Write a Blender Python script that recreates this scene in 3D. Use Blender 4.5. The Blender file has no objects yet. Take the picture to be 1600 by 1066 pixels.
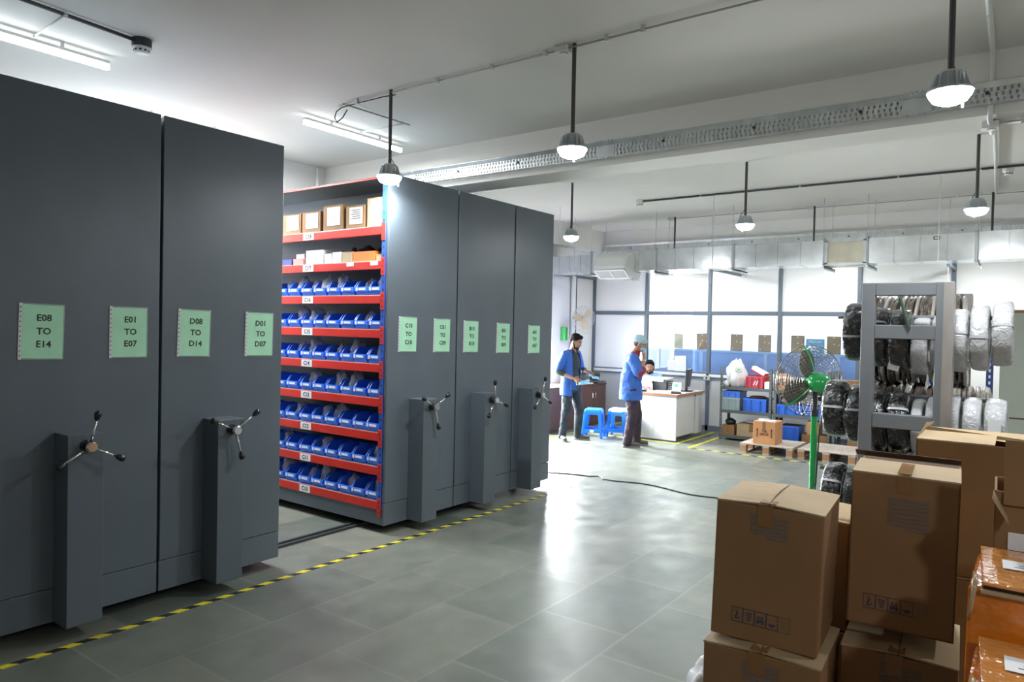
import bpy, math, random
from mathutils import Vector, Matrix, Euler, noise
R = math.radians
scene = bpy.context.scene
col = scene.collection
# ------------------------------------------------------------------ camera
cam_data = bpy.data.cameras.new('camera')
cam_data.sensor_width = 36.0
cam_data.lens = 36.0 * 1115.35 / 1600
cam_data.clip_start = 0.05
cam = bpy.data.objects.new('camera', cam_data); col.objects.link(cam)
YAW, PITCH, ROLL = 0.633340, -0.019385, 0.0208547
fw = Vector((math.cos(YAW)*math.cos(PITCH), math.sin(YAW)*math.cos(PITCH), math.sin(PITCH)))
rt = fw.cross(Vector((0, 0, 1))).normalized(); up = rt.cross(fw)
r2 = rt*math.cos(ROLL) + up*math.sin(ROLL); u2 = up*math.cos(ROLL) - rt*math.sin(ROLL)
m = Matrix((r2, u2, -fw)).transposed().to_4x4(); m.translation = (0, 0, 1.75)
cam.matrix_world = m
scene.camera = cam
# ------------------------------------------------------------------ world, light, exposure
world = bpy.data.worlds.new('world'); scene.world = world; world.use_nodes = True
world.node_tree.nodes['Background'].inputs[0].default_value = (0.86, 0.93, 1.0, 1)
world.node_tree.nodes['Background'].inputs[1].default_value = 10.0
scene.view_settings.view_transform = 'Standard'
scene.view_settings.look = 'None'
scene.view_settings.exposure = 0.30
scene.view_settings.gamma = 1.0

def area(name, loc, rot, sx, sy, power, color=(1, 1, 1), spread=180):
    l = bpy.data.lights.new(name, 'AREA'); l.shape = 'RECTANGLE'; l.size = sx; l.size_y = sy
    l.energy = power; l.color = color; l.spread = R(spread)
    o = bpy.data.objects.new(name, l); o.location = loc; o.rotation_euler = rot; col.objects.link(o)
    return o
DAY = 780; OFFICE = 165; LAMP = 21; TUBE = 30
area('daylight_through_window', (9.5, 7.35, 1.30), (R(-58), 0, R(-22)), 2.5, .9, DAY, (0.93, 0.97, 1.0), 120)
area('office_ceiling_panel_light', (13.6, 3.9, 2.93), (0, 0, 0), 2.3, 6.6, OFFICE, (1.0, 0.99, 0.96))

# ------------------------------------------------------------------ materials
MATS = {}
def mat(name, c, rough=0.5, metal=0.0, var=0.0, vscale=6.0, bump=0.0, bscale=30.0, spec=0.5, coat=0.0,
        alpha=1.0, trans=0.0, emit=0.0, stretch=None, c2=None):
    if name in MATS: return MATS[name]
    m = bpy.data.materials.new(name); m.use_nodes = True; MATS[name] = m
    nt = m.node_tree; b = nt.nodes['Principled BSDF']
    b.inputs['Base Color'].default_value = (*c, 1); b.inputs['Roughness'].default_value = rough
    b.inputs['Metallic'].default_value = metal; b.inputs['Specular IOR Level'].default_value = spec
    b.inputs['Coat Weight'].default_value = coat; b.inputs['Alpha'].default_value = alpha
    b.inputs['Transmission Weight'].default_value = trans
    if emit:
        b.inputs['Emission Color'].default_value = (*c, 1); b.inputs['Emission Strength'].default_value = emit
    if var or bump or c2:
        tc = nt.nodes.new('ShaderNodeTexCoord'); mp = nt.nodes.new('ShaderNodeMapping')
        nt.links.new(tc.outputs['Object'], mp.inputs[0])
        if stretch: mp.inputs['Scale'].default_value = stretch
        n = nt.nodes.new('ShaderNodeTexNoise'); n.inputs['Scale'].default_value = vscale
        n.inputs['Detail'].default_value = 5; nt.links.new(mp.outputs[0], n.inputs['Vector'])
        if c2 or var:
            cr = nt.nodes.new('ShaderNodeValToRGB')
            lo = c2 if c2 else tuple(x*(1-var) for x in c); hi = c if c2 else tuple(min(1, x*(1+var)) for x in c)
            cr.color_ramp.elements[0].color = (*lo, 1); cr.color_ramp.elements[1].color = (*hi, 1)
            cr.color_ramp.elements[0].position = 0.35; cr.color_ramp.elements[1].position = 0.65
            nt.links.new(n.outputs['Fac'], cr.inputs[0]); nt.links.new(cr.outputs[0], b.inputs['Base Color'])
        if bump:
            n2 = nt.nodes.new('ShaderNodeTexNoise'); n2.inputs['Scale'].default_value = bscale
            n2.inputs['Detail'].default_value = 3; nt.links.new(mp.outputs[0], n2.inputs['Vector'])
            bp = nt.nodes.new('ShaderNodeBump'); bp.inputs['Strength'].default_value = bump
            bp.inputs['Distance'].default_value = 0.02
            nt.links.new(n2.outputs['Fac'], bp.inputs['Height']); nt.links.new(bp.outputs[0], b.inputs['Normal'])
    return m

GREY = mat('grey_paint', (0.102, 0.126, 0.147), 0.36, var=0.05, vscale=2.5, spec=0.45)
GREYD = mat('grey_paint_column', (0.094, 0.116, 0.136), 0.38)
BLUEP = mat('blue_upright_paint', (0.02, 0.10, 0.52), 0.4)
REDP = mat('red_beam_paint', (0.62, 0.025, 0.015), 0.35, var=0.06, vscale=4)
BINB = mat('bin_blue_plastic', (0.045, 0.20, 0.86), 0.35)
PLATE = mat('shelf_plate_metal', (0.45, 0.46, 0.48), 0.4, metal=0.5)
WHITEP = mat('white_paper', (0.82, 0.83, 0.84), 0.5)
GREEN = mat('green_paper', (0.40, 0.74, 0.50), 0.45, var=0.04, vscale=9)
SLEEVE = mat('clear_sleeve', (0.55, 0.72, 0.62), 0.12, alpha=0.35)
SLEEVEB = mat('sleeve_binding', (0.62, 0.66, 0.64), 0.3)
INK = mat('black_ink', (0.02, 0.025, 0.022), 0.6)
INKGREY = mat('grey_ink', (0.13, 0.115, 0.105), 0.8)
INKBLUE = mat('blue_ink', (0.05, 0.05, 0.10), 0.8)
INKRED = mat('maroon_ink', (0.10, 0.015, 0.02), 0.8)
CHROME = mat('chrome', (0.75, 0.75, 0.76), 0.12, metal=1)
BLACKP = mat('black_plastic', (0.012, 0.012, 0.014), 0.25)
BLACKM = mat('black_matt_metal', (0.03, 0.032, 0.035), 0.5)
WALLW = mat('white_wall_paint', (0.74, 0.73, 0.70), 0.7, var=0.015, vscale=1.5)
CEIL = mat('ceiling_paint', (0.70, 0.685, 0.64), 0.8, var=0.02, vscale=1.2)
LAMIN = mat('white_laminate_panel', (0.83, 0.83, 0.81), 0.28, var=0.01, vscale=1)
PANELG = mat('grey_laminate_panel', (0.52, 0.53, 0.52), 0.4, var=0.03, vscale=2)
POSTG = mat('partition_grey_paint', (0.11, 0.135, 0.165), 0.35)
GALV = mat('galvanised_steel', (0.74, 0.77, 0.78), 0.24, metal=0.95, var=0.10, vscale=5, bump=0.12, bscale=3)
GALVB = mat('galvanised_beige_section', (0.60, 0.56, 0.44), 0.38, metal=0.6, var=0.1, vscale=4)
GALVT = mat('galvanised_tray', (0.58, 0.61, 0.62), 0.35, metal=0.8, var=0.1, vscale=8)
HOODW = mat('white_powder_coat', (0.72, 0.73, 0.70), 0.4)
ROD = mat('dark_rod', (0.06, 0.055, 0.055), 0.5)
PIPEW = mat('white_conduit', (0.68, 0.69, 0.67), 0.45)
LAMPG = mat('lamp_housing_grey', (0.46, 0.50, 0.52), 0.4)
LENS = mat('lamp_lens_lit', (0.93, 0.97, 1.0), 0.3, emit=78.0)
TUBEM = mat('tube_lit', (0.93, 0.97, 1.0), 0.3, emit=8.0)
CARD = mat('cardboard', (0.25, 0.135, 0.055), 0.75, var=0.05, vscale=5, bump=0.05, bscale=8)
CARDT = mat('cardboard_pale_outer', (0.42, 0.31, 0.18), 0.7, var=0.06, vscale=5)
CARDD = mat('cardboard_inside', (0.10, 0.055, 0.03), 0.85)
CARDY = mat('cardboard_orange', (0.50, 0.24, 0.10), 0.6, var=0.08, vscale=7)
TAPE = mat('brown_packing_tape', (0.31, 0.16, 0.055), 0.25, alpha=0.75)
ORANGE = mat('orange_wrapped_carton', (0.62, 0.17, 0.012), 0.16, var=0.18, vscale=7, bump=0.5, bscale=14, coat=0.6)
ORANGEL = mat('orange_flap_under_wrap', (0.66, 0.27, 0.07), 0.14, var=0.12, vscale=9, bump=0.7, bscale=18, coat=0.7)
WOOD = mat('pallet_wood', (0.42, 0.36, 0.30), 0.8, var=0.16, vscale=5, stretch=(1, 8, 6))
WOODO = mat('pallet_block_wood', (0.36, 0.19, 0.09), 0.8, var=0.15, vscale=9)
CRATEB = mat('blue_crate_plastic', (0.03, 0.14, 0.62), 0.35)
CRATEL = mat('light_blue_crate_plastic', (0.06, 0.20, 0.75), 0.4)
CRATEG = mat('grey_crate_plastic', (0.30, 0.38, 0.39), 0.4)
CRATER = mat('red_crate_plastic', (0.52, 0.06, 0.09), 0.4)
SACK = mat('white_sack', (0.78, 0.79, 0.77), 0.5, bump=0.5, bscale=9)
BAGC = mat('clear_plastic_bag', (0.74, 0.72, 0.76), 0.12, var=0.25, vscale=12, bump=0.8, bscale=22, alpha=0.78)
BAGB = mat('black_plastic_bag', (0.02, 0.02, 0.022), 0.15, bump=0.8, bscale=20)
RACKG = mat('rack_grey_primer', (0.145, 0.155, 0.165), 0.45, var=0.06, vscale=3)
RACKL = mat('rack_steel_lit_side', (0.42, 0.39, 0.37), 0.35, metal=0.5, var=0.2, vscale=4, stretch=(1, 1, .3))  # bare steel, its colour paler to carry light on the post's side face
SHELFG = mat('slotted_angle_grey', (0.10, 0.115, 0.12), 0.45)
FANG = mat('fan_green_paint', (0.02, 0.36, 0.09), 0.2, coat=0.4)
WIREG = mat('fan_wire', (0.20, 0.19, 0.17), 0.35, metal=0.6)
BLADE = mat('fan_blade_dusty', (0.10, 0.085, 0.06), 0.5, var=0.35, vscale=14)
STOOLB = mat('blue_stool_plastic', (0.015, 0.19, 0.75), 0.3)
BROWNC = mat('brown_laminate', (0.095, 0.045, 0.032), 0.3, var=0.08, vscale=4, stretch=(1, 1, .2))
DESKW = mat('desk_grey_white_laminate', (0.55, 0.56, 0.56), 0.4)
DESKE = mat('desk_brown_edge', (0.34, 0.14, 0.06), 0.4)
SKIN = mat('skin', (0.34, 0.17, 0.10), 0.5)
HAIR = mat('black_hair', (0.010, 0.008, 0.008), 0.8, spec=.12, bump=0.5, bscale=90)
SHIRTB = mat('blue_overshirt_cloth', (0.03, 0.115, 0.43), 0.75, var=0.10, vscale=7, bump=0.35, bscale=12)
SHIRTD = mat('dark_green_shirt_cloth', (0.022, 0.035, 0.034), 0.8, var=0.2, vscale=60)
REDC = mat('maroon_tshirt_cloth', (0.25, 0.025, 0.04), 0.8)
JEANS = mat('dark_denim', (0.020, 0.030, 0.042), 0.8, var=0.35, vscale=8, bump=0.5, bscale=14)
TROUP = mat('dark_plum_trousers', (0.035, 0.022, 0.035), 0.8, var=0.25, vscale=8, bump=0.5, bscale=14)
SHIRTL = mat('pale_blue_shirt', (0.30, 0.48, 0.70), 0.7, var=0.06, vscale=10)
SHOE = mat('grey_shoe_fabric', (0.07, 0.068, 0.062), 0.7)
SOLE = mat('pale_sole', (0.22, 0.21, 0.19), 0.6)
MASKB = mat('mask_blue', (0.25, 0.56, 0.74), 0.7)
NETB = mat('hair_net_cloth', (0.36, 0.50, 0.58), 0.8, bump=0.5, bscale=60)
YEL = mat('yellow_tape', (0.62, 0.55, 0.02), 0.4)
OFFB = mat('office_blue_panel', (0.24, 0.38, 0.78), 0.6)
OFFBF = mat('office_blue_frame', (0.34, 0.50, 0.85), 0.5)
BOARDB = mat('brown_board', (0.36, 0.27, 0.18), 0.6, var=0.05)
PALEG = mat('pale_green_steel', (0.40, 0.43, 0.37), 0.5, var=0.05, vscale=3)
EYEW = mat('eye_white', (0.7, 0.68, 0.65), 0.3)
LIP = mat('lip', (0.22, 0.07, 0.06), 0.5)
BLACKWRAP = None
def wrap_mat(name, base, spark, rough):
    # stretch-film wrapped coil: dark or white body with crinkled glossy film
    if name in MATS: return MATS[name]
    m = mat(name, base, rough, coat=0.8)
    nt = m.node_tree; b = nt.nodes['Principled BSDF']
    tc = nt.nodes.new('ShaderNodeTexCoord')
    n = nt.nodes.new('ShaderNodeTexNoise'); n.inputs['Scale'].default_value = 26; n.inputs['Detail'].default_value = 8
    n.inputs['Distortion'].default_value = 1.2
    nt.links.new(tc.outputs['Object'], n.inputs['Vector'])
    cr = nt.nodes.new('ShaderNodeValToRGB'); cr.color_ramp.elements[0].position = 0.52; cr.color_ramp.elements[1].position = 0.74
    cr.color_ramp.elements[0].color = (*base, 1); cr.color_ramp.elements[1].color = (*spark, 1)
    nt.links.new(n.outputs['Fac'], cr.inputs[0]); nt.links.new(cr.outputs[0], b.inputs['Base Color'])
    v = nt.nodes.new('ShaderNodeTexNoise'); v.inputs['Scale'].default_value = 17; v.inputs['Detail'].default_value = 6
    v.inputs['Distortion'].default_value = 2.0
    nt.links.new(tc.outputs['Object'], v.inputs['Vector'])
    bp = nt.nodes.new('ShaderNodeBump'); bp.inputs['Strength'].default_value = 0.55; bp.inputs['Distance'].default_value = 0.02
    nt.links.new(v.outputs['Fac'], bp.inputs['Height']); nt.links.new(bp.outputs[0], b.inputs['Normal'])
    nt.links.new(bp.outputs[0], b.inputs['Coat Normal'])
    return m
WRAPB = wrap_mat('black_coil_in_film', (0.010, 0.010, 0.012), (0.16, 0.17, 0.18), 0.22)
WRAPW = wrap_mat('white_coil_in_film', (0.45, 0.46, 0.47), (0.60, 0.61, 0.63), 0.3)
SPOOL = wrap_mat('brown_coil_in_film', (0.11, 0.085, 0.065), (0.33, 0.30, 0.26), 0.25)
SPOOLW = wrap_mat('beige_coil_in_film', (0.42, 0.38, 0.33), (0.58, 0.55, 0.50), 0.35)

def floor_material():
    m = bpy.data.materials.new('grey_green_stone_slabs'); m.use_nodes = True
    nt = m.node_tree; b = nt.nodes['Principled BSDF']; L = nt.links.new
    geo = nt.nodes.new('ShaderNodeNewGeometry'); mp = nt.nodes.new('ShaderNodeMapping')
    L(geo.outputs['Position'], mp.inputs[0]); mp.inputs['Location'].default_value = (-0.27, -0.143, 0)
    br = nt.nodes.new('ShaderNodeTexBrick')
    br.inputs['Scale'].default_value = 1.0; br.inputs['Brick Width'].default_value = 0.85
    br.inputs['Row Height'].default_value = 0.567; br.inputs['Mortar Size'].default_value = 0.012
    br.inputs['Mortar Smooth'].default_value = 1.0; br.offset = 0.36; br.offset_frequency = 2
    br.inputs['Color1'].default_value = (0.098, 0.115, 0.102, 1); br.inputs['Color2'].default_value = (0.172, 0.178, 0.148, 1)
    br.inputs['Mortar'].default_value = (0.185, 0.19, 0.160, 1)
    L(mp.outputs[0], br.inputs['Vector'])
    n = nt.nodes.new('ShaderNodeTexNoise'); n.inputs['Scale'].default_value = 2.6; n.inputs['Detail'].default_value = 9
    n.inputs['Roughness'].default_value = 0.62; L(geo.outputs['Position'], n.inputs['Vector'])
    cr = nt.nodes.new('ShaderNodeValToRGB'); cr.color_ramp.elements[0].position = 0.3; cr.color_ramp.elements[1].position = 0.72
    cr.color_ramp.elements[0].color = (0.84, 0.86, 0.86, 1); cr.color_ramp.elements[1].color = (1.14, 1.12, 1.08, 1)
    L(n.outputs['Fac'], cr.inputs[0])
    mx = nt.nodes.new('ShaderNodeMix'); mx.data_type = 'RGBA'; mx.blend_type = 'MULTIPLY'; mx.inputs[0].default_value = 1.0
    L(br.outputs['Color'], mx.inputs[6]); L(cr.outputs[0], mx.inputs[7]); L(mx.outputs[2], b.inputs['Base Color'])
    r = nt.nodes.new('ShaderNodeMapRange'); r.inputs[1].default_value = 0.3; r.inputs[2].default_value = 0.7
    r.inputs[3].default_value = 0.28; r.inputs[4].default_value = 0.44
    n2 = nt.nodes.new('ShaderNodeTexNoise'); n2.inputs['Scale'].default_value = 4.5; n2.inputs['Detail'].default_value = 6
    L(geo.outputs['Position'], n2.inputs['Vector']); L(n2.outputs['Fac'], r.inputs[0]); L(r.outputs[0], b.inputs['Roughness'])
    bp = nt.nodes.new('ShaderNodeBump'); bp.inputs['Strength'].default_value = 0.10; bp.inputs['Distance'].default_value = 0.01
    L(n.outputs['Fac'], bp.inputs['Height']); L(bp.outputs[0], b.inputs['Normal'])
    b.inputs['Specular IOR Level'].default_value = 0.5
    return m
def hazard_material(name, ax, w, slant):
    m = bpy.data.materials.new(name); m.use_nodes = True
    nt = m.node_tree; b = nt.nodes['Principled BSDF']; L = nt.links.new; b.inputs['Roughness'].default_value = 0.35
    geo = nt.nodes.new('ShaderNodeNewGeometry'); s = nt.nodes.new('ShaderNodeSeparateXYZ'); L(geo.outputs['Position'], s.inputs[0])
    a, c = ('X', 'Y') if ax == 'x' else ('Y', 'X')
    mu = nt.nodes.new('ShaderNodeMath'); mu.operation = 'MULTIPLY'; mu.inputs[1].default_value = slant; L(s.outputs[c], mu.inputs[0])
    ad = nt.nodes.new('ShaderNodeMath'); ad.operation = 'ADD'; L(s.outputs[a], ad.inputs[0]); L(mu.outputs[0], ad.inputs[1])
    pp = nt.nodes.new('ShaderNodeMath'); pp.operation = 'DIVIDE'; pp.inputs[1].default_value = w; L(ad.outputs[0], pp.inputs[0])
    fr = nt.nodes.new('ShaderNodeMath'); fr.operation = 'FRACT'; L(pp.outputs[0], fr.inputs[0])
    gt = nt.nodes.new('ShaderNodeMath'); gt.operation = 'GREATER_THAN'; gt.inputs[1].default_value = 0.5; L(fr.outputs[0], gt.inputs[0])
    mx = nt.nodes.new('ShaderNodeMix'); mx.data_type = 'RGBA'; L(gt.outputs[0], mx.inputs[0])
    mx.inputs[6].default_value = (0.02, 0.02, 0.02, 1); mx.inputs[7].default_value = (0.62, 0.54, 0.02, 1)
    L(mx.outputs[2], b.inputs['Base Color'])
    return m
def glass_material():
    m = bpy.data.materials.new('partition_glass'); m.use_nodes = True
    nt = m.node_tree; nt.nodes.remove(nt.nodes['Principled BSDF']); out = nt.nodes['Material Output']
    t = nt.nodes.new('ShaderNodeBsdfTransparent'); t.inputs[0].default_value = (0.93, 0.96, 0.96, 1)
    g = nt.nodes.new('ShaderNodeBsdfGlossy'); g.inputs['Roughness'].default_value = 0.02
    fr = nt.nodes.new('ShaderNodeFresnel'); fr.inputs[0].default_value = 1.45
    mx = nt.nodes.new('ShaderNodeMixShader')
    nt.links.new(fr.outputs[0], mx.inputs[0]); nt.links.new(t.outputs[0], mx.inputs[1]); nt.links.new(g.outputs[0], mx.inputs[2])
    nt.links.new(mx.outputs[0], out.inputs[0])
    return m
FLOOR = floor_material(); GLASS = glass_material()

# ------------------------------------------------------------------ mesh builder
class MB:
    def __init__(s): s.v = []; s.f = []
    def add(s, vs, fs):
        o = len(s.v); s.v += [tuple(v) for v in vs]; s.f += [tuple(i+o for i in f) for f in fs]; return s
    def box(s, x0, x1, y0, y1, z0, z1):
        vs = [(x, y, z) for z in (z0, z1) for y in (y0, y1) for x in (x0, x1)]
        return s.add(vs, [(0, 2, 3, 1), (4, 5, 7, 6), (0, 1, 5, 4), (2, 6, 7, 3), (0, 4, 6, 2), (1, 3, 7, 5)])
    def hexa(s, b, t):   # bottom quad, top quad (ccw from above)
        return s.add(list(b)+list(t), [(3, 2, 1, 0), (4, 5, 6, 7), (0, 1, 5, 4), (1, 2, 6, 5), (2, 3, 7, 6), (3, 0, 4, 7)])
    def cyl(s, p0, p1, r0, r1=None, n=14, cap=True):
        r1 = r0 if r1 is None else r1
        p0, p1 = Vector(p0), Vector(p1); d = (p1-p0).normalized()
        a = d.orthogonal().normalized(); b = d.cross(a); vs = []
        for p, r in ((p0, r0), (p1, r1)):
            vs += [p + a*r*math.cos(2*math.pi*i/n) + b*r*math.sin(2*math.pi*i/n) for i in range(n)]
        fs = [(i, (i+1) % n, n+(i+1) % n, n+i) for i in range(n)]
        if cap: fs += [tuple(range(n))[::-1], tuple(range(n, 2*n))]
        return s.add(vs, fs)
    def tube(s, pts, r, n=8, closed=False):
        pts = [Vector(p) for p in pts]; N = len(pts); vs = []; prev = None
        for i, p in enumerate(pts):
            if closed: d = pts[(i+1) % N]-pts[i-1]
            else: d = pts[min(i+1, N-1)]-pts[max(i-1, 0)]
            d = d.normalized() if d.length > 1e-9 else Vector((0, 0, 1))
            a = d.orthogonal().normalized() if prev is None else (prev-d*prev.dot(d)).normalized()
            prev = a; b = d.cross(a)
            rr = r[i] if isinstance(r, (list, tuple)) else r
            vs += [p + (a*math.cos(2*math.pi*k/n)+b*math.sin(2*math.pi*k/n))*rr for k in range(n)]
        fs = []
        for i in range(N if closed else N-1):
            j = (i+1) % N
            fs += [(i*n+k, i*n+(k+1) % n, j*n+(k+1) % n, j*n+k) for k in range(n)]
        if not closed: fs += [tuple(range(n))[::-1], tuple(range((N-1)*n, N*n))]
        return s.add(vs, fs)
    def lathe(s, prof, c=(0, 0, 0), axis='z', n=28, closed=False):
        c = Vector(c); vs = []
        for r, h in prof:
            for i in range(n):
                a = 2*math.pi*i/n; x, y = r*math.cos(a), r*math.sin(a)
                vs.append(c + (Vector((x, y, h)) if axis == 'z' else Vector((y, h, x)) if axis == 'y' else Vector((h, x, y))))
        fs = []; P = len(prof)
        for j in range(P if closed else P-1):
            k = (j+1) % P
            fs += [(j*n+i, j*n+(i+1) % n, k*n+(i+1) % n, k*n+i) for i in range(n)]
        if not closed: fs += [tuple(range(n))[::-1], tuple(range((P-1)*n, P*n))]
        return s.add(vs, fs)
    def ell(s, c, r, n=16, k=10, rot=None):
        c = Vector(c); rot = rot or Matrix.Identity(3)
        vs = [c+rot@Vector((0, 0, -r[2]))]
        for j in range(1, k):
            t = -math.pi/2+math.pi*j/k
            for i in range(n):
                a = 2*math.pi*i/n
                vs.append(c+rot@Vector((r[0]*math.cos(t)*math.cos(a), r[1]*math.cos(t)*math.sin(a), r[2]*math.sin(t))))
        vs.append(c+rot@Vector((0, 0, r[2]))); fs = []
        for i in range(n):
            fs.append((0, 1+(i+1) % n, 1+i)); fs.append((len(vs)-1, 1+(k-2)*n+i, 1+(k-2)*n+(i+1) % n))
            for j in range(k-2): fs.append((1+j*n+i, 1+j*n+(i+1) % n, 1+(j+1)*n+(i+1) % n, 1+(j+1)*n+i))
        return s.add(vs, fs)
    def limb(s, p0, p1, r0, r1, n=14):
        s.cyl(p0, p1, r0, r1, n); s.ell(p0, (r0,)*3, n, 8); s.ell(p1, (r1,)*3, n, 8); return s
    def prism(s, poly, axis, a0, a1):   # poly 2d; axis 'x': (y,z); 'y': (x,z); 'z': (x,y)
        f = {'x': lambda p, a: (a, p[0], p[1]), 'y': lambda p, a: (p[0], a, p[1]), 'z': lambda p, a: (p[0], p[1], a)}[axis]
        n = len(poly); vs = [f(p, a0) for p in poly]+[f(p, a1) for p in poly]
        return s.add(vs, [tuple(range(n)), tuple(range(n, 2*n))[::-1]]+[(i, n+i, n+(i+1) % n, (i+1) % n) for i in range(n)])
    def xf(s, mtx, start=0):
        s.v = s.v[:start]+[tuple(mtx@Vector(v)) for v in s.v[start:]]; return s
    def build(s, name, material, parent=None, smooth=False, bevel=0, loc=None, rot=None, recalc=True):
        me = bpy.data.meshes.new(name); me.from_pydata(s.v, [], s.f)
        if recalc:
            import bmesh
            bm = bmesh.new(); bm.from_mesh(me); bmesh.ops.recalc_face_normals(bm, faces=bm.faces); bm.to_mesh(me); bm.free()
        me.materials.append(material)
        if smooth:
            me.polygons.foreach_set('use_smooth', [True]*len(me.polygons))
        me.update()
        o = bpy.data.objects.new(name, me); col.objects.link(o)
        if smooth == 'auto' or smooth is True and False: pass
        if bevel:
            b = o.modifiers.new('bevel', 'BEVEL'); b.width = bevel; b.segments = 2; b.limit_method = 'ANGLE'; b.angle_limit = R(40)
        if parent: o.parent = parent
        if loc: o.location = loc
        if rot: o.rotation_euler = rot
        return o
def remesh(o, voxel, smooth=3, disp=0.0, dscale=0.12):
    r = o.modifiers.new('remesh', 'REMESH'); r.mode = 'VOXEL'; r.voxel_size = voxel; r.use_smooth_shade = True
    if smooth: s = o.modifiers.new('smooth', 'SMOOTH'); s.iterations = smooth; s.factor = 0.5
    if disp:
        t = bpy.data.textures.new('folds', 'CLOUDS'); t.noise_scale = dscale; t.noise_depth = 3
        d = o.modifiers.new('displace', 'DISPLACE'); d.texture = t; d.strength = disp; d.mid_level = 0.5
    return o

def tag(o, label, cat, group=None):
    o['label'] = label; o['category'] = cat
    if group: o['group'] = group
    return o
def thing(name, label, cat, loc=(0, 0, 0), rz=0, group=None):
    o = bpy.data.objects.new(name, None); col.objects.link(o); o.empty_display_size = 0.1
    o.location = loc; o.rotation_euler = (0, 0, rz); return tag(o, label, cat, group)
def struct(name, mb, material, **k):
    o = mb.build(name, material, **k)
    if not o.parent: o['kind'] = 'structure'
    return o
def dup(root, loc, rz=None, label=None, group=None, rot=None):
    r = root.copy(); col.objects.link(r); r.location = loc
    if rz is not None: r.rotation_euler = (0, 0, rz)
    if rot: r.rotation_euler = rot
    if label: r['label'] = label
    if group: r['group'] = group
    for ch in list(root.children):
        c = ch.copy(); col.objects.link(c); c.parent = r
        for g in list(ch.children):
            d = g.copy(); col.objects.link(d); d.parent = c
    return r
def text(body, size, name, material, parent, loc, rot, align='CENTER', spacing=1.0, depth=0.0004, bold=0.0, sx=1.0):
    cu = bpy.data.curves.new(name, 'FONT'); cu.body = body; cu.size = size; cu.align_x = align; cu.align_y = 'CENTER'
    cu.extrude = depth; cu.space_line = spacing; cu.offset = bold; cu.resolution_u = 2
    t = bpy.data.objects.new('tmp_text', cu); col.objects.link(t)
    bpy.context.view_layer.update()
    me = bpy.data.meshes.new_from_object(t.evaluated_get(bpy.context.evaluated_depsgraph_get()))
    bpy.data.objects.remove(t); bpy.data.curves.remove(cu)
    me.materials.clear(); me.materials.append(material); me.name = name
    o = bpy.data.objects.new(name, me); col.objects.link(o)
    if parent: o.parent = parent
    o.location = loc; o.rotation_euler = rot; o.scale = (sx, 1, 1)
    return o
FACE_MY = (R(90), 0, 0)            # writing that faces -Y
FACE_MX = (R(90), 0, R(-90))       # writing that faces -X
ORD = ['first', 'second', 'third', 'fourth', 'fifth', 'sixth', 'seventh', 'eighth', 'ninth', 'tenth', 'eleventh']
random.seed(7)

# ------------------------------------------------------------------ setting
ZC = 3.62
struct('floor', MB().box(-3.2, 15.2, -5.2, 9.5, -0.12, 0), FLOOR)
struct('ceiling', MB().box(-3.2, 12.35, -5.2, 7.15, ZC, ZC+0.15), CEIL)
struct('wall_left', MB().box(-3.2, 8.2, 7.0, 7.15, 0, ZC).box(10.75, 12.35, 7.0, 7.15, 0, ZC).box(8.2, 10.75, 7.0, 7.15, 1.80, ZC).box(8.2, 10.75, 7.0, 7.15, 0, .82), WALLW)
struct('wall_right', MB().box(-3.2, 12.35, -5.2, -5.05, 0, ZC), WALLW)
struct('wall_front', MB().box(-3.2, -3.05, -5.05, 7.0, 0, ZC), WALLW)
struct('wall_back', MB().box(12.2, 12.35, -5.05, 7.0, 2.9, ZC).box(12.2, 12.35, -5.05, 0.96, 0, 2.9), WALLW)
struct('trim_1', MB().box(5.62, 6.0, -5.05, 7.0, 3.205, ZC), CEIL)                # ceiling beam
struct('trim_2', MB().box(6.0, 12.2, 6.78, 7.0, 3.22, ZC), CEIL)                  # beam along the left wall
wf = MB().box(8.2, 10.75, 7.02, 7.08, .82, .87).box(8.2, 10.75, 7.02, 7.08, 1.75, 1.8)
for xx in (8.2, 9.03, 9.87, 10.70): wf.box(xx, xx+.05, 7.02, 7.08, .87, 1.75)
struct('trim_20', wf, WHITEP)                                                   # frame of the window hidden behind the shelving
# partition: posts every 1.2 m
PY = [7.0-0.03, 5.857, 4.65, 3.441, 2.24, 0.99]
k = 3
for i, y in enumerate(PY):
    struct('trim_%d' % k, MB().box(12.17, 12.25, y-0.03, y+0.03, 0, 2.9), POSTG, bevel=0.004); k += 1
struct('trim_%d' % k, MB().box(12.175, 12.245, 0.99, 6.97, 2.03, 2.10), POSTG); k += 1
struct('trim_%d' % k, MB().box(12.175, 12.245, 0.99, 6.97, 0.915, 0.945), POSTG); k += 1
struct('trim_%d' % k, MB().box(12.17, 12.25, 0.99, 6.97, 0.945, 0.995), WHITEP); k += 1
struct('trim_%d' % k, MB().box(12.175, 12.245, 0.99, 6.97, 0.995, 1.02), POSTG); k += 1
struct('trim_%d' % k, MB().box(12.17, 12.25, 0.99, 6.97, 0.0, 0.09), POSTG); k += 1
for i in range(5):
    a, b = PY[i+1]+0.03, PY[i]-0.03
    struct('wall_back.%03d' % (i+1), MB().box(12.2, 12.22, a, b, 0.09, 0.915), PANELG)
    if i == 1: struct('window_5', MB().box(12.207, 12.213, a, b, 2.10, 2.9), GLASS)
    else: struct('wall_back.%03d' % (i+11), MB().box(12.2, 12.22, a, b, 2.10, 2.9), LAMIN)
    if i == 0: struct('wall_back.021', MB().box(12.2, 12.22, a, b, 1.02, 2.03), LAMIN)
    else: struct('window_%d' % i, MB().box(12.207, 12.213, a, b, 1.02, 2.03), GLASS)
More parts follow.
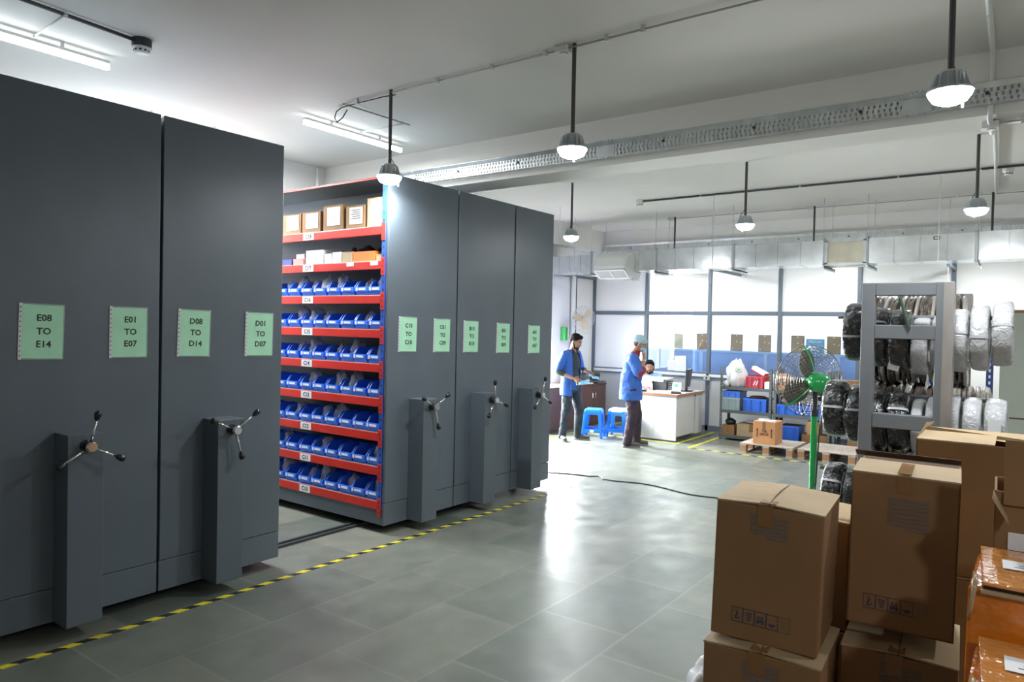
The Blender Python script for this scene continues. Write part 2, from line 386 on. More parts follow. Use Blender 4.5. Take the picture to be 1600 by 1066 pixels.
# office seen through the glass
struct('wall_office_back', MB().box(15.0, 15.1, -0.2, 6.1, 0, 3.0).box(15.0, 15.1, 6.1, 7.0, 0, 1.45).box(15.0, 15.1, 6.1, 7.0, 2.92, 3.0).box(15.0, 15.1, 6.97, 7.0, 1.45, 2.92), WALLW)
struct('wall_office_side', MB().box(12.35, 15.1, -0.3, -0.2, 0, 3.0).box(12.35, 15.1, 7.0, 7.1, 0, 3.0), WALLW)
struct('ceiling_office', MB().box(12.35, 15.1, -0.2, 7.0, 3.0, 3.1), WALLW)
# ------------------------------------------------------------------ floor markings and rails
HZX = hazard_material('hazard_tape_stripes', 'x', 0.15, 0.9); HZY = hazard_material('hazard_tape_stripes_worn', 'y', 0.22, 0.8)
tag(MB().box(0.2, 6.75, 4.085, 4.125, 0, 0.003).build('floor_tape', HZX), 'black and yellow striped floor tape in front of the grey mobile shelving', 'floor tape')
tag(MB().box(10.12, 10.16, 1.0, 4.13, 0, 0.003).build('floor_tape', HZY), 'worn black and yellow striped floor tape in front of the pallets', 'floor tape')
def strip(p, q, w, name, label):
    p, q = Vector((*p, 0)), Vector((*q, 0)); d = (q-p).normalized(); n = Vector((-d.y, d.x, 0))*w/2
    b = [p-n, q-n, q+n, p+n]; t = [v+Vector((0, 0, .003)) for v in b]
    return tag(MB().hexa(b, t).build(name, YEL), label, 'floor tape')
strip((10.40, 4.44), (12.0, 4.46), .05, 'floor_tape', 'yellow floor tape running along the right side of the desk')
strip((10.40, 6.0), (10.40, 4.44), .05, 'floor_tape', 'yellow floor tape along the front of the desk')
strip((10.16, 4.14), (11.9, 4.18), .05, 'floor_tape', 'yellow floor tape between the desk and the grey shelving')
strip((8.9, 6.22), (12.0, 6.25), .05, 'floor_tape', 'yellow floor tape in front of the brown cupboard')
for i, y in enumerate((4.72, 6.2)):
    t = thing('floor_rail', ['black double floor rail in the aisle between the grey mobile shelving units',
                             'black floor rail farther back under the mobile shelving units'][i], 'rail', (0, y, 0))
    for dy in (-0.035, 0.035): MB().box(1.3, 6.7, dy-0.012, dy+0.012, 0, 0.02).build('rail_bar', BLACKM, t)

# ------------------------------------------------------------------ mobile shelving
FY = 4.33; TOPZ = 3.0; BACKY = 6.7
def handwheel(t, cx, angs):
    w = MB().lathe([(.034, 0), (.034, -.012), (.022, -.014), (.022, -.05)], (0, 0, 0), 'y', 20).build('handwheel', BLACKP, t)
    w.location = (cx, 4.154-FY, 1.055)
    MB().lathe([(.0005, 0), (.024, .0), (.029, .006), (.029, .022), (.024, .028), (.0005, .028)], (0, -.078, 0), 'y', 24).build('hub_cap', CHROME, w)
    for a in angs:
        d = Vector((math.cos(R(a)), -0.10, math.sin(R(a)))).normalized(); o = Vector((0, -.045, 0))
        MB().cyl(o+d*.02, o+d*.155, .0068, n=10).build('spoke', CHROME, w, smooth=True)
        k = MB(); prof = [(.006, 0), (.011, .003), (.016, .018), (.019, .034), (.016, .047), (.005, .053)]
        k.lathe(prof, (0, 0, 0), 'z', 14); k.xf(Matrix.Translation(o+d*.145) @ d.to_track_quat('Z', 'Y').to_matrix().to_4x4())
        k.build('knob', BLACKP, w, smooth=True)
def column(t, cx):
    c = MB().box(cx-.092, cx+.092, 4.155-FY, -.001, .075, 1.12)
    c.build('drive_column', GREYD, t, bevel=.003)
def endpanel(t, w):
    MB().box(0.006, w-.006, -.001, .03, .26, TOPZ).build('end_panel', GREY, t, bevel=.004)
    MB().box(0.004, w-.004, .003, .03, .07, .256).build('kick_panel', GREY, t, bevel=.003)
LB = {'E': 'grey mobile shelving unit at the left edge carrying the E08 and E01 signs',
      'D': 'grey mobile shelving unit carrying the D08 and D01 signs, beside the open aisle',
      'C': 'grey mobile shelving unit with its red and blue racking open to the aisle',
      'B': 'grey mobile shelving unit carrying the B10 and B01 signs',
      'A': 'narrow grey mobile shelving unit at the far end with the A01 sign'}
UN = {'E': (1.36, 2.25, 1.76, (80, 209, -27)), 'D': (2.255, 3.13, 2.63, (155, 36, -78)), 'C': (4.145, 5.025, 4.51, (152, 33, -80)),
      'B': (5.03, 5.915, 5.345, (98, -20, 232)), 'A': (5.92, 6.64, 6.13, (75, 222, -30))}
units = {}
for key, (x0, x1, cx, angs) in UN.items():
    t = thing('mobile_shelving', LB[key], 'mobile shelving', (x0, FY, 0), 0, 'grey mobile shelving units'); units[key] = t
    w = x1-x0
    for yy in (4.72-FY, 6.2-FY):
        for xx in (.14, w-.14): MB().cyl((xx, yy-.03, .0455), (xx, yy+.03, .0455), .025, n=16).build('wheel', BLACKM, t)
    endpanel(t, w); column(t, cx-x0); handwheel(t, cx-x0, angs)
    if key == 'C':
        MB().box(w/2, w-.01, .031, BACKY-FY, .2, TOPZ-.02).build('rear_bay', GREY, t)
        MB().box(.012, w-.01, .031, BACKY-FY, .07, .2).build('base', GREY, t, bevel=.003)
        MB().box(0.0, w/2, .031, BACKY-FY, TOPZ-.035, TOPZ-.02).build('top_panel', GREY, t)
        MB().box(-.004, .012, .031, BACKY-FY, TOPZ-.035, TOPZ-.018).build('top_edge', REDP, t)
        for y in (.058, BACKY-FY-.03):
            MB().box(.002, .045, y-.022, y+.022, .2, TOPZ-.036).build('upright', BLUEP, t, bevel=.002)
        for y in (.058,):
            for z in range(9):
                s = MB()
                for q in (.10, .165): s.box(.0005, .0025, y-.008, y+.008, .2+.288*z+q, .2+.288*z+q+.022)
                s.build('upright_slot', BLACKM, t)
        for z in range(9):
            zt = .27+.288*z
            b = MB().box(0.0, .03, .083, BACKY-FY-.055, zt-.075, zt-.004)
            bo = b.build('beam', REDP, t, bevel=.004)
            s = MB(); n = 11
            for q in range(n):
                a = .085+q*(BACKY-FY-.14)/n; s.box(.002, w/2-.002, a+.0015, a+(BACKY-FY-.14)/n-.0015, zt-.004, zt)
            s.build('shelf_plate', PLATE, t)
            c = MB().box(-.004, .0015, .038, .080, zt-.125, zt+.022)
            for q in (-.10, -.055, -.01): pass
            co = c.build('beam_connector', REDP, t, bevel=.001)
            s = MB()
            for q in (-.105, -.06, -.015): s.box(-.005, -.0035, .054, .066, zt+q, zt+q+.016)
            s.build('connector_slot', BLACKM, co)
            lb = MB().box(-.002, -.0005, .96, 1.11, zt-.07, zt-.008).build('shelf_label', WHITEP, bo)
            text('C%d' % (10+z), .052, 'shelf_code', INK, bo, (-.0025, 1.035, zt-.040), FACE_MX, bold=.0012)
            if z == 7:
                for q in (.12, .42): MB().box(-.002, -.0005, q, q+.09, zt-.04, zt-.008).build('small_sticker', WHITEP, bo)
    else:
        MB().box(.01, w-.01, .031, BACKY-FY, .07, TOPZ-.01).build('carcass', GREY, t)
# signs
SG = [('E08', 'E14', 1.497, 1.711), ('E01', 'E07', 1.956, 2.169), ('D08', 'D14', 2.369, 2.571), ('D01', 'D07', 2.834, 3.050),
      ('C10', 'C18', 4.281, 4.494), ('C01', 'C09', 4.717, 4.928), ('B10', 'B18', 5.123, 5.345), ('B01', 'B09', 5.634, 5.850), ('A01', 'A07', 6.180, 6.400)]
zs = [1.674, 1.674, 1.672, 1.666, 1.672, 1.664, 1.655, 1.640, 1.627]
for i, (a, b, x0, x1) in enumerate(SG):
    t = thing('paper_sign', 'green paper sign in a clear sleeve reading %s TO %s' % (a, b), 'sign', ((x0+x1)/2, FY-.003, zs[i]), 0, 'green shelf range signs')
    t.rotation_euler = (0, R([1.2, .3, 1.5, 1.0, 1.2, .8, .6, 1.2, .2][i]), 0)
    MB().box(-.095, .103, -.002, -.0005, -.146, .142).build('paper', GREEN, t)
    s = MB().box(-.112, -.096, -.003, 0, -.152, .149); s.build('sleeve_binding', SLEEVEB, t)
    h = MB()
    for q in range(11): h.box(-.107, -.102, -.0035, -.0028, -.135+q*.026, -.128+q*.026)
    h.build('punched_hole', INK, t)
    s = MB()
    for e in ((-.096, .108, .142, .149), (-.096, .108, -.152, -.146), (.103, .108, -.146, .142)): s.box(e[0], e[1], -.003, -.0005, e[2], e[3])
    s.build('sleeve', SLEEVE, t)
    for j, (wd, z) in enumerate(((a, .072), ('TO', 0.0), (b, -.070))):
        text(wd, .050, 'lettering', INK, t, (.008, -.0028, z), FACE_MY, bold=.0010)

# bins
def make_bin():
    t = thing('storage_bin', 'x', 'storage bin', (0, 0, 0), 0, 'blue open-front bins on the mobile shelving')
    w, d, h = .082, .24, .125   # half width, depth, height
    s = MB(); th = .004
    s.box(0.02, d, -w+.006, w-.006, 0, th)                       # bottom
    s.box(d-th, d, -w+.004, w-.004, 0, h)                        # back
    for q in (-1, 1):                                            # side walls: low at the front, full height behind
        y0, y1 = sorted((q*w, q*(w-th)))
        s.prism([(0.018, 0), (d, 0), (d, h), (.085, h), (.058, h*.93), (.022, .068), (0.004, .062)], 'y', y0, y1)
        y0, y1 = sorted((q*(w+.003), q*(w-th-.003)))
        s.prism([(d, h-.004), (d, h+.003), (.083, h+.003), (.054, h*.94), (.018, .072), (.0, .068), (.0, .060), (.024, .064), (.060, h*.88), (.087, h-.004)], 'y', y0, y1)
    s.prism([(.018, 0), (.022, 0), (.006, .066), (.0, .066)], 'y', -w+.003, w-.003)   # front
    s.box(-.004, .008, -w+.002, w-.002, .030, .070)              # label holder lip
    s.build('bin_body', BINB, t)
    MB().box(-.0065, -.004, -w+.030, w-.050, .041, .060).build('bin_label', WHITEP, t)
    MB().box(-.0065, -.004, w-.036, w-.016, .036, .064).build('bin_tag', WHITEP, t)
    return t
bin0 = make_bin(); used_bin = False
BY = [4.487, 4.665, 4.84, 5.03, 5.215, 5.395, 5.59, 5.775, 5.955]
NB = 9
for lv in range(7):
    for j in range(NB):
        y = BY[j] + random.uniform(-.006, .006) + (.0, .0, .004, -.004, .003, 0, 0)[lv]
        lab = 'blue open-front storage bin on shelf C%d, %s' % (10+lv, 'nearest to the red end connector' if j == 0 else ORD[j]+' in from the red end connector')
        loc = (4.153+random.uniform(0, .006), y, .27+.288*lv+.0005)
        if not used_bin: bin0.location = loc; bin0['label'] = lab; used_bin = True
        else: dup(bin0, loc, R(random.uniform(-1.5, 1.5)), lab)
def bag_mesh(seed, sx, sy, sz, knot=True):
    rnd = random.Random(seed); s = MB(); s.ell((0, 0, 0), (1, 1, 1), 26, 18); vs = []
    for v in s.v:
        p = Vector(v); nz = noise.noise(p*1.7+Vector((seed*3.1, 0, 0)))*.32 + noise.noise(p*4.5+Vector((0, seed, 0)))*.17
        q = p*(1+nz); q = Vector((q.x*sx, q.y*sy, q.z*sz))
        if q.z < -sz*.72: q.z = -sz*.72
        if knot and p.z > .8: q.z += sz*(p.z-.8)*2.0*max(0, noise.noise(Vector((p.x*5, p.y*5, seed)))+.3)
        vs.append((q.x, q.y, q.z+sz*.72))
    s.v = vs; return s
BAGS = [(6, 0, 1), (6, 1, 0), (6, 3, 1), (6, 4, 1), (6, 5, 0), (6, 6, 1), (6, 7, 0), (5, 1, 0), (5, 4, 0), (5, 5, 1), (5, 6, 1), (4, 0, 1), (4, 2, 1), (4, 3, 0), (4, 5, 1), (4, 6, 0),
        (3, 0, 0), (3, 2, 1), (3, 3, 1), (3, 5, 1), (2, 4, 0), (2, 3, 1), (2, 6, 0), (1, 0, 1), (1, 4, 0), (1, 7, 0), (0, 0, 1), (0, 2, 0), (0, 4, 1), (0, 5, 0), (0, 7, 1)]
protos = [bag_mesh(i+2, .062, .055, .075).build('plastic_bag', BAGC, smooth=True) for i in range(4)]
for p in protos: p['tmp'] = 1
for n, (lv, j, tall) in enumerate(BAGS):
    pr = protos[n % 4]
    o = pr if n < 4 else pr.copy()
    if n >= 4: col.objects.link(o)
    if 'tmp' in o: del o['tmp']
    o.location = (4.153+.135, BY[j], .27+.288*lv+.009); o.rotation_euler = (0, 0, random.uniform(0, 6))
    s = 1.15 if tall else 1.0; o.scale = (s*1.1, s*1.05, s*(1.12 if tall else 1.0))
    tag(o, 'clear plastic bag in the %s bin from the red connector on shelf C%d' % (ORD[j], 10+lv), 'plastic bag', 'plastic bags in the blue bins')

def carton(name, label, cat, loc, d, w, h, rz=0, material=CARD, group=None, flaps='closed', tape=True, tilt=0, top=None):
    """origin = front-right-bottom corner seen from the camera; +x away, +y to the left"""
    t = thing(name, label, cat, loc, rz, group); t.rotation_euler = (R(tilt), 0, rz)
    top = top or material
    b = MB().box(0, d, 0, w, 0, h-.004); b.build('carton_body', material, t, bevel=.004)
    if flaps == 'closed':
        s = MB().box(-.001, d/2-.002, -.001, w+.001, h-.0045, h); s.box(d/2+.002, d+.001, -.001, w+.001, h-.0045, h)
        s.build('top_flap', top, t)
    if tape:
        MB().box(-.0015, -.0005, w*.44, w*.58, h-.12, h-.004).build('packing_tape', TAPE, t)
        if flaps == 'closed': MB().box(-.001, d, w*.44, w*.58, h, h+.001).build('packing_tape', TAPE, t)
    return t
# top two shelves: cartons
z18 = .27+.288*8+.0005; z17 = .27+.288*7+.0005
for i, (y0, y1, h, dx) in enumerate([(4.43, 4.625, .245, .02), (4.66, 4.90, .20, .025), (4.94, 5.20, .225, .02), (5.24, 5.50, .19, .02), (5.53, 5.80, .19, .03)]):
    t = carton('carton', ['tallest small carton with a white sheet on top shelf C18, next to the blue upright',
                          'small carton with a printed white sheet, second from the blue upright on shelf C18',
                          'small carton almost covered by a white sheet, middle of the five on shelf C18',
                          'small carton with a white sheet, fourth from the blue upright on shelf C18',
                          'small carton farthest from the blue upright on shelf C18'][i], 'carton', (4.155+dx, y0, z18), .3, y1-y0, h, 0,
               CARD if i else CARDT, 'cartons on the top shelf of the mobile shelving', tape=False)
    w = y1-y0
    MB().box(-.003, -.001, w*.12, w*(.78 if i != 1 else .8), h*.2 if i != 0 else h*.3, h*.92).build('paper_sheet', WHITEP, t)
    s = MB(); lines = 5 if i == 1 else 4
    for q in range(lines):
        s.box(-.0042, -.003, w*.2, w*(.7-.06*(q % 2)), h*(.42+.09*q), h*(.42+.09*q)+(.008 if i == 1 else .003))
    s.build('printed_lines', INKGREY, t)
for (nm, lb, ct, y0, y1, h, mt, d) in [
    ('carton', 'small flat beige carton at the upright end of shelf C17', 'carton', 4.43, 4.50, .055, CARDT, .2),
    ('carton', 'flat bright orange box on shelf C17', 'box', 4.52, 4.79, .085, mat('orange_card', (.8, .17, .02), .5), .2),
    ('carton', 'small beige box left of the orange box on shelf C17', 'box', 4.80, 4.93, .09, CARDT, .2),
    ('carton', 'small white box with an orange side on shelf C17', 'box', 4.945, 5.06, .095, WHITEP, .2),
    ('carton', 'small white box beside the larger white box on shelf C17', 'box', 5.075, 5.17, .085, WHITEP, .2),
    ('carton', 'larger white box with a lid on shelf C17', 'box', 5.19, 5.43, .125, WHITEP, .22),
    ('carton', 'low white and red box lying on shelf C17', 'box', 5.47, 5.62, .055, mat('pinkish_card', (.55, .25, .22), .5), .2),
    ('carton', 'dark blue and white box at the far end of shelf C17', 'box', 5.64, 5.82, .06, mat('navy_card', (.06, .07, .25), .5), .2)]:
    t = carton(nm, lb, ct, (4.17, y0, z17), d, y1-y0, h, 0, mt, 'small boxes on shelf C17', tape=False)
for i, (y, s) in enumerate([(4.56, 1.0), (4.76, .9), (4.96, 1.15), (5.12, 1.0), (5.3, .9), (5.5, .8)]):
    tag(bag_mesh(20+i, .075*s, .10*s, .085*s).build('plastic_bag', BAGB, smooth=True, loc=(4.475, y, z17)),
        'black plastic bag behind the small boxes on shelf C17, %s from the blue upright' % ORD[i], 'plastic bag', 'black bags on shelf C17')
tag(MB().box(0, .16, 0, .12, 0, .05).build('carton', WHITEP, loc=(4.25, 5.56, z17+.062)), 'small white box stacked on the low red box on shelf C17', 'box')

# ------------------------------------------------------------------ ceiling: lamps, tubes, conduits, trays, duct
def make_lamp():
    t = thing('pendant_lamp', 'x', 'lamp', (0, 0, 2.87), 0, 'grey high bay pendant lamps')   # origin at the lens bottom
    MB().lathe([(.004, 0), (.045, .004), (.075, .018), (.094, .048), (.098, .062), (.004, .062)], n=28).build('lens', LENS, t, smooth=True)
    h = MB().lathe([(.10, .060), (.10, .070), (.062, .078), (.058, .15), (.05, .158), (.004, .158)], n=28)
    for q in range(14):
        a = 2*math.pi*q/14; c = Vector((math.cos(a), math.sin(a), 0))
        s = Vector((-c.y, c.x, 0))*.002
        h.hexa([c*.05-s+Vector((0, 0, .072)), c*.09-s+Vector((0, 0, .072)), c*.09+s+Vector((0, 0, .072)), c*.05+s+Vector((0, 0, .072))],
               [c*.05-s+Vector((0, 0, .145)), c*.066-s+Vector((0, 0, .145)), c*.066+s+Vector((0, 0, .145)), c*.05+s+Vector((0, 0, .145))])
    h.build('housing', LAMPG, t)
    MB().box(-.022, .022, -.063, -.059, .10, .14).build('rating_plate', WHITEP, t)
    MB().tube([(0, 0, .155), (0, 0, .165)], .012, 8).build('hook', BLACKM, t)
    MB().cyl((0, 0, .165), (0, 0, ZC-2.87), .0145, n=10).build('hanging_rod', ROD, t)
    pts = [(.058, .02, .11), (.085, .03, .125), (.09, .03, .16), (.06, .02, .19), (.02, .01, .215), (.012, 0, .26)]
    MB().tube(pts, .0035, 6).build('cable', BLACKP, t)
    MB().cyl((.095, 0, .065), (.098, 0, .0), .006, n=8).build('clip', WHITEP, t)
    return t
lamp0 = make_lamp(); n = 0
LL = [(4.02, 4.2, 'lit pendant lamp hanging in front of the corner of the unit with the C10 sign'),
      (4.03, 2.5, 'lit pendant lamp hanging below a white junction box in the middle of the nearest row'),
      (4.04, .37, 'largest lit pendant lamp, nearest the camera at the upper right'),
      (7.86, 4.86, 'small lit pendant lamp just right of the end of the grey mobile shelving'),
      (7.86, 2.62, 'lit pendant lamp in the middle of the second row, in front of the silver duct'),
      (7.87, .48, 'lit pendant lamp of the second row above the wrapped coils'),
      (11.1, 4.86, 'pendant lamp of the last row, hidden by the duct right of the white air vent'),
      (11.1, 2.68, 'pendant lamp of the last row, hidden by the beige duct section'),
      (11.1, .5, 'pendant lamp of the last row at the far right behind the duct'),
      (4.02, -1.75, 'pendant lamp of the nearest row outside the view to the right'),
      (7.87, -1.7, 'pendant lamp of the second row outside the view to the right'),
      (0.3, -1.2, 'pendant lamp behind the camera')]
for (x, y, lb) in LL:
    if n == 0: lamp0.location = (x, y, 2.87); lamp0['label'] = lb
    else: dup(lamp0, (x, y, 2.87), R(random.uniform(-40, 40)), lb)
    n += 1
    l = bpy.data.lights.new('lamp_light', 'AREA'); l.shape = 'DISK'; l.size = .16; l.energy = LAMP; l.color = (.93, .97, 1.0); l.spread = R(175)
    lo = bpy.data.objects.new('lamp_light', l); lo.location = (x, y, 2.866); col.objects.link(lo)
def make_tube():
    t = thing('tube_light', 'x', 'lamp', (0, 0, 3.53), 0, 'ceiling tube lights')
    MB().box(-.6, .6, -.014, .014, .028, .05).build('batten', HOODW, t)
    MB().box(-.6, .6, -.015, .015, -.012, .028).build('tube', TUBEM, t)
    for x in (-.3, .3): MB().box(x-.01, x+.01, -.006, .006, .05, ZC-3.53).build('bracket', HOODW, t)
    return t
tb = make_tube(); tb.location = (1.80, 5.37, 3.53); tb['label'] = 'lit ceiling tube light above the unit with the E signs'
dup(tb, (4.63, 5.30, 3.53), 0, 'lit ceiling tube light above the open aisle of the red racking')
dup(tb, (3.55, 6.45, 3.53), 0, 'extra ceiling tube light at the far end of the open aisle, hidden by the grey unit')  # unseen tube added to brighten the racking along the aisle
for (x, y) in ((1.8, 5.37), (4.63, 5.3), (3.55, 6.45)):
    area('tube_light_down', (x, y, 3.515), (0, 0, 0), 1.15, .03, TUBE if y < 6 else TUBE*5, (.95, .98, 1.0))
def bar(name, label, cat, pts, r, material, clips=None, n=8):
    t = thing(name, label, cat, pts[0]); o = Vector(pts[0])
    MB().tube([Vector(p)-o for p in pts], r, n).build('pipe', material, t, smooth=True)
    if clips:
        for c in clips:
            c = Vector(c)-o; MB().box(c.x-.012, c.x+.012, c.y-.012, c.y+.012, c.z-.02, c.z+.02).build('clip', PIPEW, t)
    return t
zt = ZC-.022
bar('conduit', 'thin grey conduit on the ceiling linking the nearest row of pendant lamps', 'conduit', [(4.02, 4.83, zt), (4.02, -4.9, zt)], .007, mat('grey_conduit', (.33, .31, .30), .5),
    [(4.02, y, zt) for y in (4.6, 3.7, 3.18, 2.72, 2.25, 2.0, 1.1, .37)])
t = bar('cable', 'black cable curling down at the end of the ceiling conduit', 'cable', [(4.03, 4.16, zt-.02), (4.03, 4.3, zt-.012), (4.03, 4.6, zt-.012), (4.03, 4.8, zt-.015), (4.03, 4.87, zt-.04), (4.03, 4.89, zt-.09), (4.03, 4.86, zt-.13), (4.04, 4.8, zt-.10), (4.04, 4.74, zt-.04)], .005, BLACKP)
def jbox(label, x, y, z=ZC, s=.045):
    t = thing('junction_box', label, 'junction box', (x, y, z))
    MB().box(-s, s, -s, s, -.045, 0).build('box_body', PIPEW, t, bevel=.006)
    MB().lathe([(.03, -.055), (.03, -.045)], n=16).build('cover', PIPEW, t)
jbox('white junction box on the ceiling at the top of the middle near pendant rod', 4.03, 2.58)
jbox('white junction box on the ceiling above the rod right of the air vent', 11.1, 4.93)
jbox('white junction box on the ceiling above the rod beside the beige duct section', 11.1, 2.75)
bar('conduit', 'black conduit crossing the far ceiling above the silver duct', 'conduit', [(9.39, 4.62, zt), (9.39, .25, zt), (9.4, -4.9, zt)], .014, BLACKM, [(9.39, y, zt-.002) for y in (3.75, 2.45, 1.35, .55)])
bar('conduit', 'thin grey conduit along the far ceiling linking the last row of rods', 'conduit', [(11.1, 4.95, zt), (11.1, -4.9, zt)], .005, mat('grey_conduit', (0, 0, 0)),
    [(11.1, y, zt) for y in (3.9, 3.0, 2.4, 1.5, .9)])
bar('conduit', 'black conduit on the ceiling at the upper left leading to the smoke detector', 'conduit', [(.3, 4.70, zt), (2.33, 4.86, zt)], .013, BLACKM, [(1.9, 4.826, zt-.002)])
bar('conduit', 'thin white conduit from the black conduit to the tube light above the E signs', 'conduit', [(1.90, 4.82, zt), (1.93, 5.37, zt)], .007, PIPEW)
bar('conduit', 'thin grey ceiling strip beside the far tube light', 'conduit', [(4.0, 4.75, zt), (4.76, 4.72, zt)], .007, mat('grey_conduit', (0, 0, 0)))
bar('conduit', 'short white conduit reaching the tube light above the open aisle', 'conduit', [(4.70, 4.74, zt), (4.68, 5.3, zt)], .006, PIPEW)
bar('pipe', 'white pipe on the ceiling and beam at the upper right corner', 'pipe', [(2.0, .20, zt-.003), (4.7, .262, zt-.003), (5.57, .278, zt-.003), (5.602, .28, zt-.03), (5.602, .281, 3.40), (5.602, .283, 3.21), (5.605, .287, 3.18), (5.80, .29, 3.18), (6.03, .29, 3.18), (6.03, .295, 3.3), (6.03, .30, zt-.04), (6.1, .30, zt-.01), (8.6, .38, zt-.003), (11.05, .47, zt-.003)], .0165, PIPEW,
    [(4.9, .265, zt), (6.9, .33, zt), (8.1, .36, zt)])
jbox('white junction box under the near beam at the upper right', 5.80, .29, 3.20, .05)
bar('pipe', 'white pipe running along the underside of the near beam to the right', 'pipe', [(5.8, .26, 3.185), (5.8, -4.9, 3.185)], .012, PIPEW, [(5.8, .11, 3.185)])
def detector(label, x, y, s=1.0):
    t = thing('smoke_detector', label, 'smoke detector', (x, y, ZC))
    MB().lathe([(.062*s, -.055*s), (.062*s, 0)], n=20).build('mounting_base', BLACKM if s == 1 else PIPEW, t)
    MB().lathe([(.004, -.098*s), (.035*s, -.096*s), (.047*s, -.085*s), (.052*s, -.06*s), (.055*s, -.05*s)], n=24).build('detector_body', HOODW, t, smooth=False)
    v = MB()
    for q in range(10):
        a = 2*math.pi*q/10; v.box(-.007, .007, -.003, .003, -.006, .006); v.xf(Matrix.Rotation(a, 4, 'Z') @ Matrix.Translation((0, .0475*s, -.079*s)), len(v.v)-8)
    v.build('vent_slot', BLACKP, t)
detector('white smoke detector at the end of the black conduit at the upper left', 2.385, 4.87)
detector('small smoke detector at the left end of the far black conduit', 9.39, 4.66, .9)
detector('small smoke detector beside the white pipe at the right edge', 9.55, .30, .9)

def tray(name, label, X, z0, z1, ya, yb, pitch, rows, out):
    t = thing(name, label, 'cable tray', (X, 0, 0)); s = MB(); nc = int((yb-ya)/pitch); hz = (z1-z0)/rows
    for c in range(nc):
        for r_ in range(rows):
            y0 = ya+c*pitch; za = z0+r_*hz; y1 = y0+pitch; zb = za+hz
            off = .22 if r_ % 2 else -.22; cy = (y0+y1)/2+off*pitch*.5; cz = (za+zb)/2; a = pitch*.24; b = hz*.36
            o = [(0, y0, za), (0, y1, za), (0, y1, zb), (0, y0, zb)]
            i = [(0, cy-a*.6, cz-b), (0, cy+a*.6, cz-b), (0, cy+a*1.0, cz), (0, cy+a*.6, cz+b), (0, cy-a*.6, cz+b), (0, cy-a, cz)]
            s.add(o+i, [(0, 1, 5, 4), (1, 6, 5), (1, 2, 6), (2, 7, 6), (2, 3, 8, 7), (3, 9, 8), (3, 0, 9), (0, 4, 9)])
    w = s.build('perforated_web', GALVT, t, recalc=False); sm = w.modifiers.new('thickness', 'SOLIDIFY'); sm.thickness = .003
    MB().prism([(0, z1), (-.022, z1+.028), (-.026, z1+.028), (-.003, z1-.002)], 'y', ya, yb).box(-.028, .030, ya, yb, z1+.028, z1+.031).build('top_flange', GALVT, t)
    MB().box(-.025, .030, ya, yb, z0-.004, z0).build('bottom_flange', GALVT, t)
    b = MB()
    for q in range(int((yb-ya)/.75)):
        yy = yb-.6-q*.75; b.cyl((-.012, yy, (z0+z1)/2+.015), (.002, yy, (z0+z1)/2+.015), .012, n=12)
    b.build('bolt', BLACKM, t)
    for q in range(3):
        yy = yb-1.4-q*2.4
        if yy > ya:
            j = MB().box(-.006, 0, yy-.09, yy+.09, z0+.004, z1-.002)
            for d in (-.07, -.035, 0, .035, .07):
                j.cyl((-.02, yy+d, z1+.015), (-.02, yy+d, z1+.045), .005, n=6); j.cyl((-.02, yy+d, z0-.02), (-.02, yy+d, z0), .005, n=6)
            j.build('joint_plate', GALVT, t)
tray('cable_tray', 'perforated galvanised cable tray along the near ceiling beam', 5.55, 3.262, 3.365, -2.4, 6.9, .036, 3, 1)
tray('cable_tray', 'perforated galvanised cable tray on the far wall above the silver duct', 12.08, 3.20, 3.32, -2.0, 6.75, .048, 3, 1)

# duct
DX0, DX1, DZ0, DZ1 = 10.5, 10.95, 2.705, 3.03
d = thing('air_duct', 'rectangular galvanised air duct with ribbed sections in front of the partition', 'air duct', (DX0, 0, 0))
secs = [(6.95, 6.09, 2.705, 3.0), (6.07, 4.92, 2.705, 3.03), (4.89, 3.68, 2.705, 3.03), (3.65, 2.40, 2.705, 3.035), (1.84, .64, 2.705, 3.04), (.61, -.65, 2.705, 3.05), (-.68, -2.0, 2.705, 3.05)]
for (a, b, z0, z1) in secs:
    s = MB(); nn = 4; L = (a-b)/nn
    for q in range(nn):
        y1 = a-q*L; y0 = y1-L
        m_ = .006*(1 if q % 2 else -1)
        s.box(-.0, DX1-DX0, y0+.006, y1-.006, z0, z1); s.box(-.007, DX1-DX0+.005, y0-.004, y0+.004, z0-.006, z1+.006)
    s.build('duct_section', GALV, d)
    for yy in (a+.005, b-.005):
        f = MB(); f.box(-.022, DX1-DX0+.02, yy-.008, yy+.008, z1, z1+.022); f.box(-.022, DX1-DX0+.02, yy-.008, yy+.008, z0-.022, z0)
        f.box(-.022, 0, yy-.008, yy+.008, z0-.02, z1+.02); f.box(DX1-DX0, DX1-DX0+.02, yy-.008, yy+.008, z0-.02, z1+.02)
        f.build('duct_flange', GALVT, d)
s = MB().box(-.0, DX1-DX0, 1.86, 2.385, DZ0-.01, DZ1+.01); s.build('access_section', GALVB, d)
s = MB()
for (a, b, c, e) in ((1.86, 2.385, DZ1-.02, DZ1+.02), (1.86, 2.385, DZ0-.02, DZ0+.02), (1.86, 1.90, DZ0, DZ1), (2.345, 2.385, DZ0, DZ1)): s.box(-.02, .0, a, b, c, e)
s.build('access_frame', GALVT, d)
MB().box(-.009, -.006, 1.02, 1.09, 2.975, 3.015).build('duct_label', INK, d)
MB().box(-.0105, -.009, 1.03, 1.08, 2.982, 3.008).build('duct_label_panel', HOODW, d)
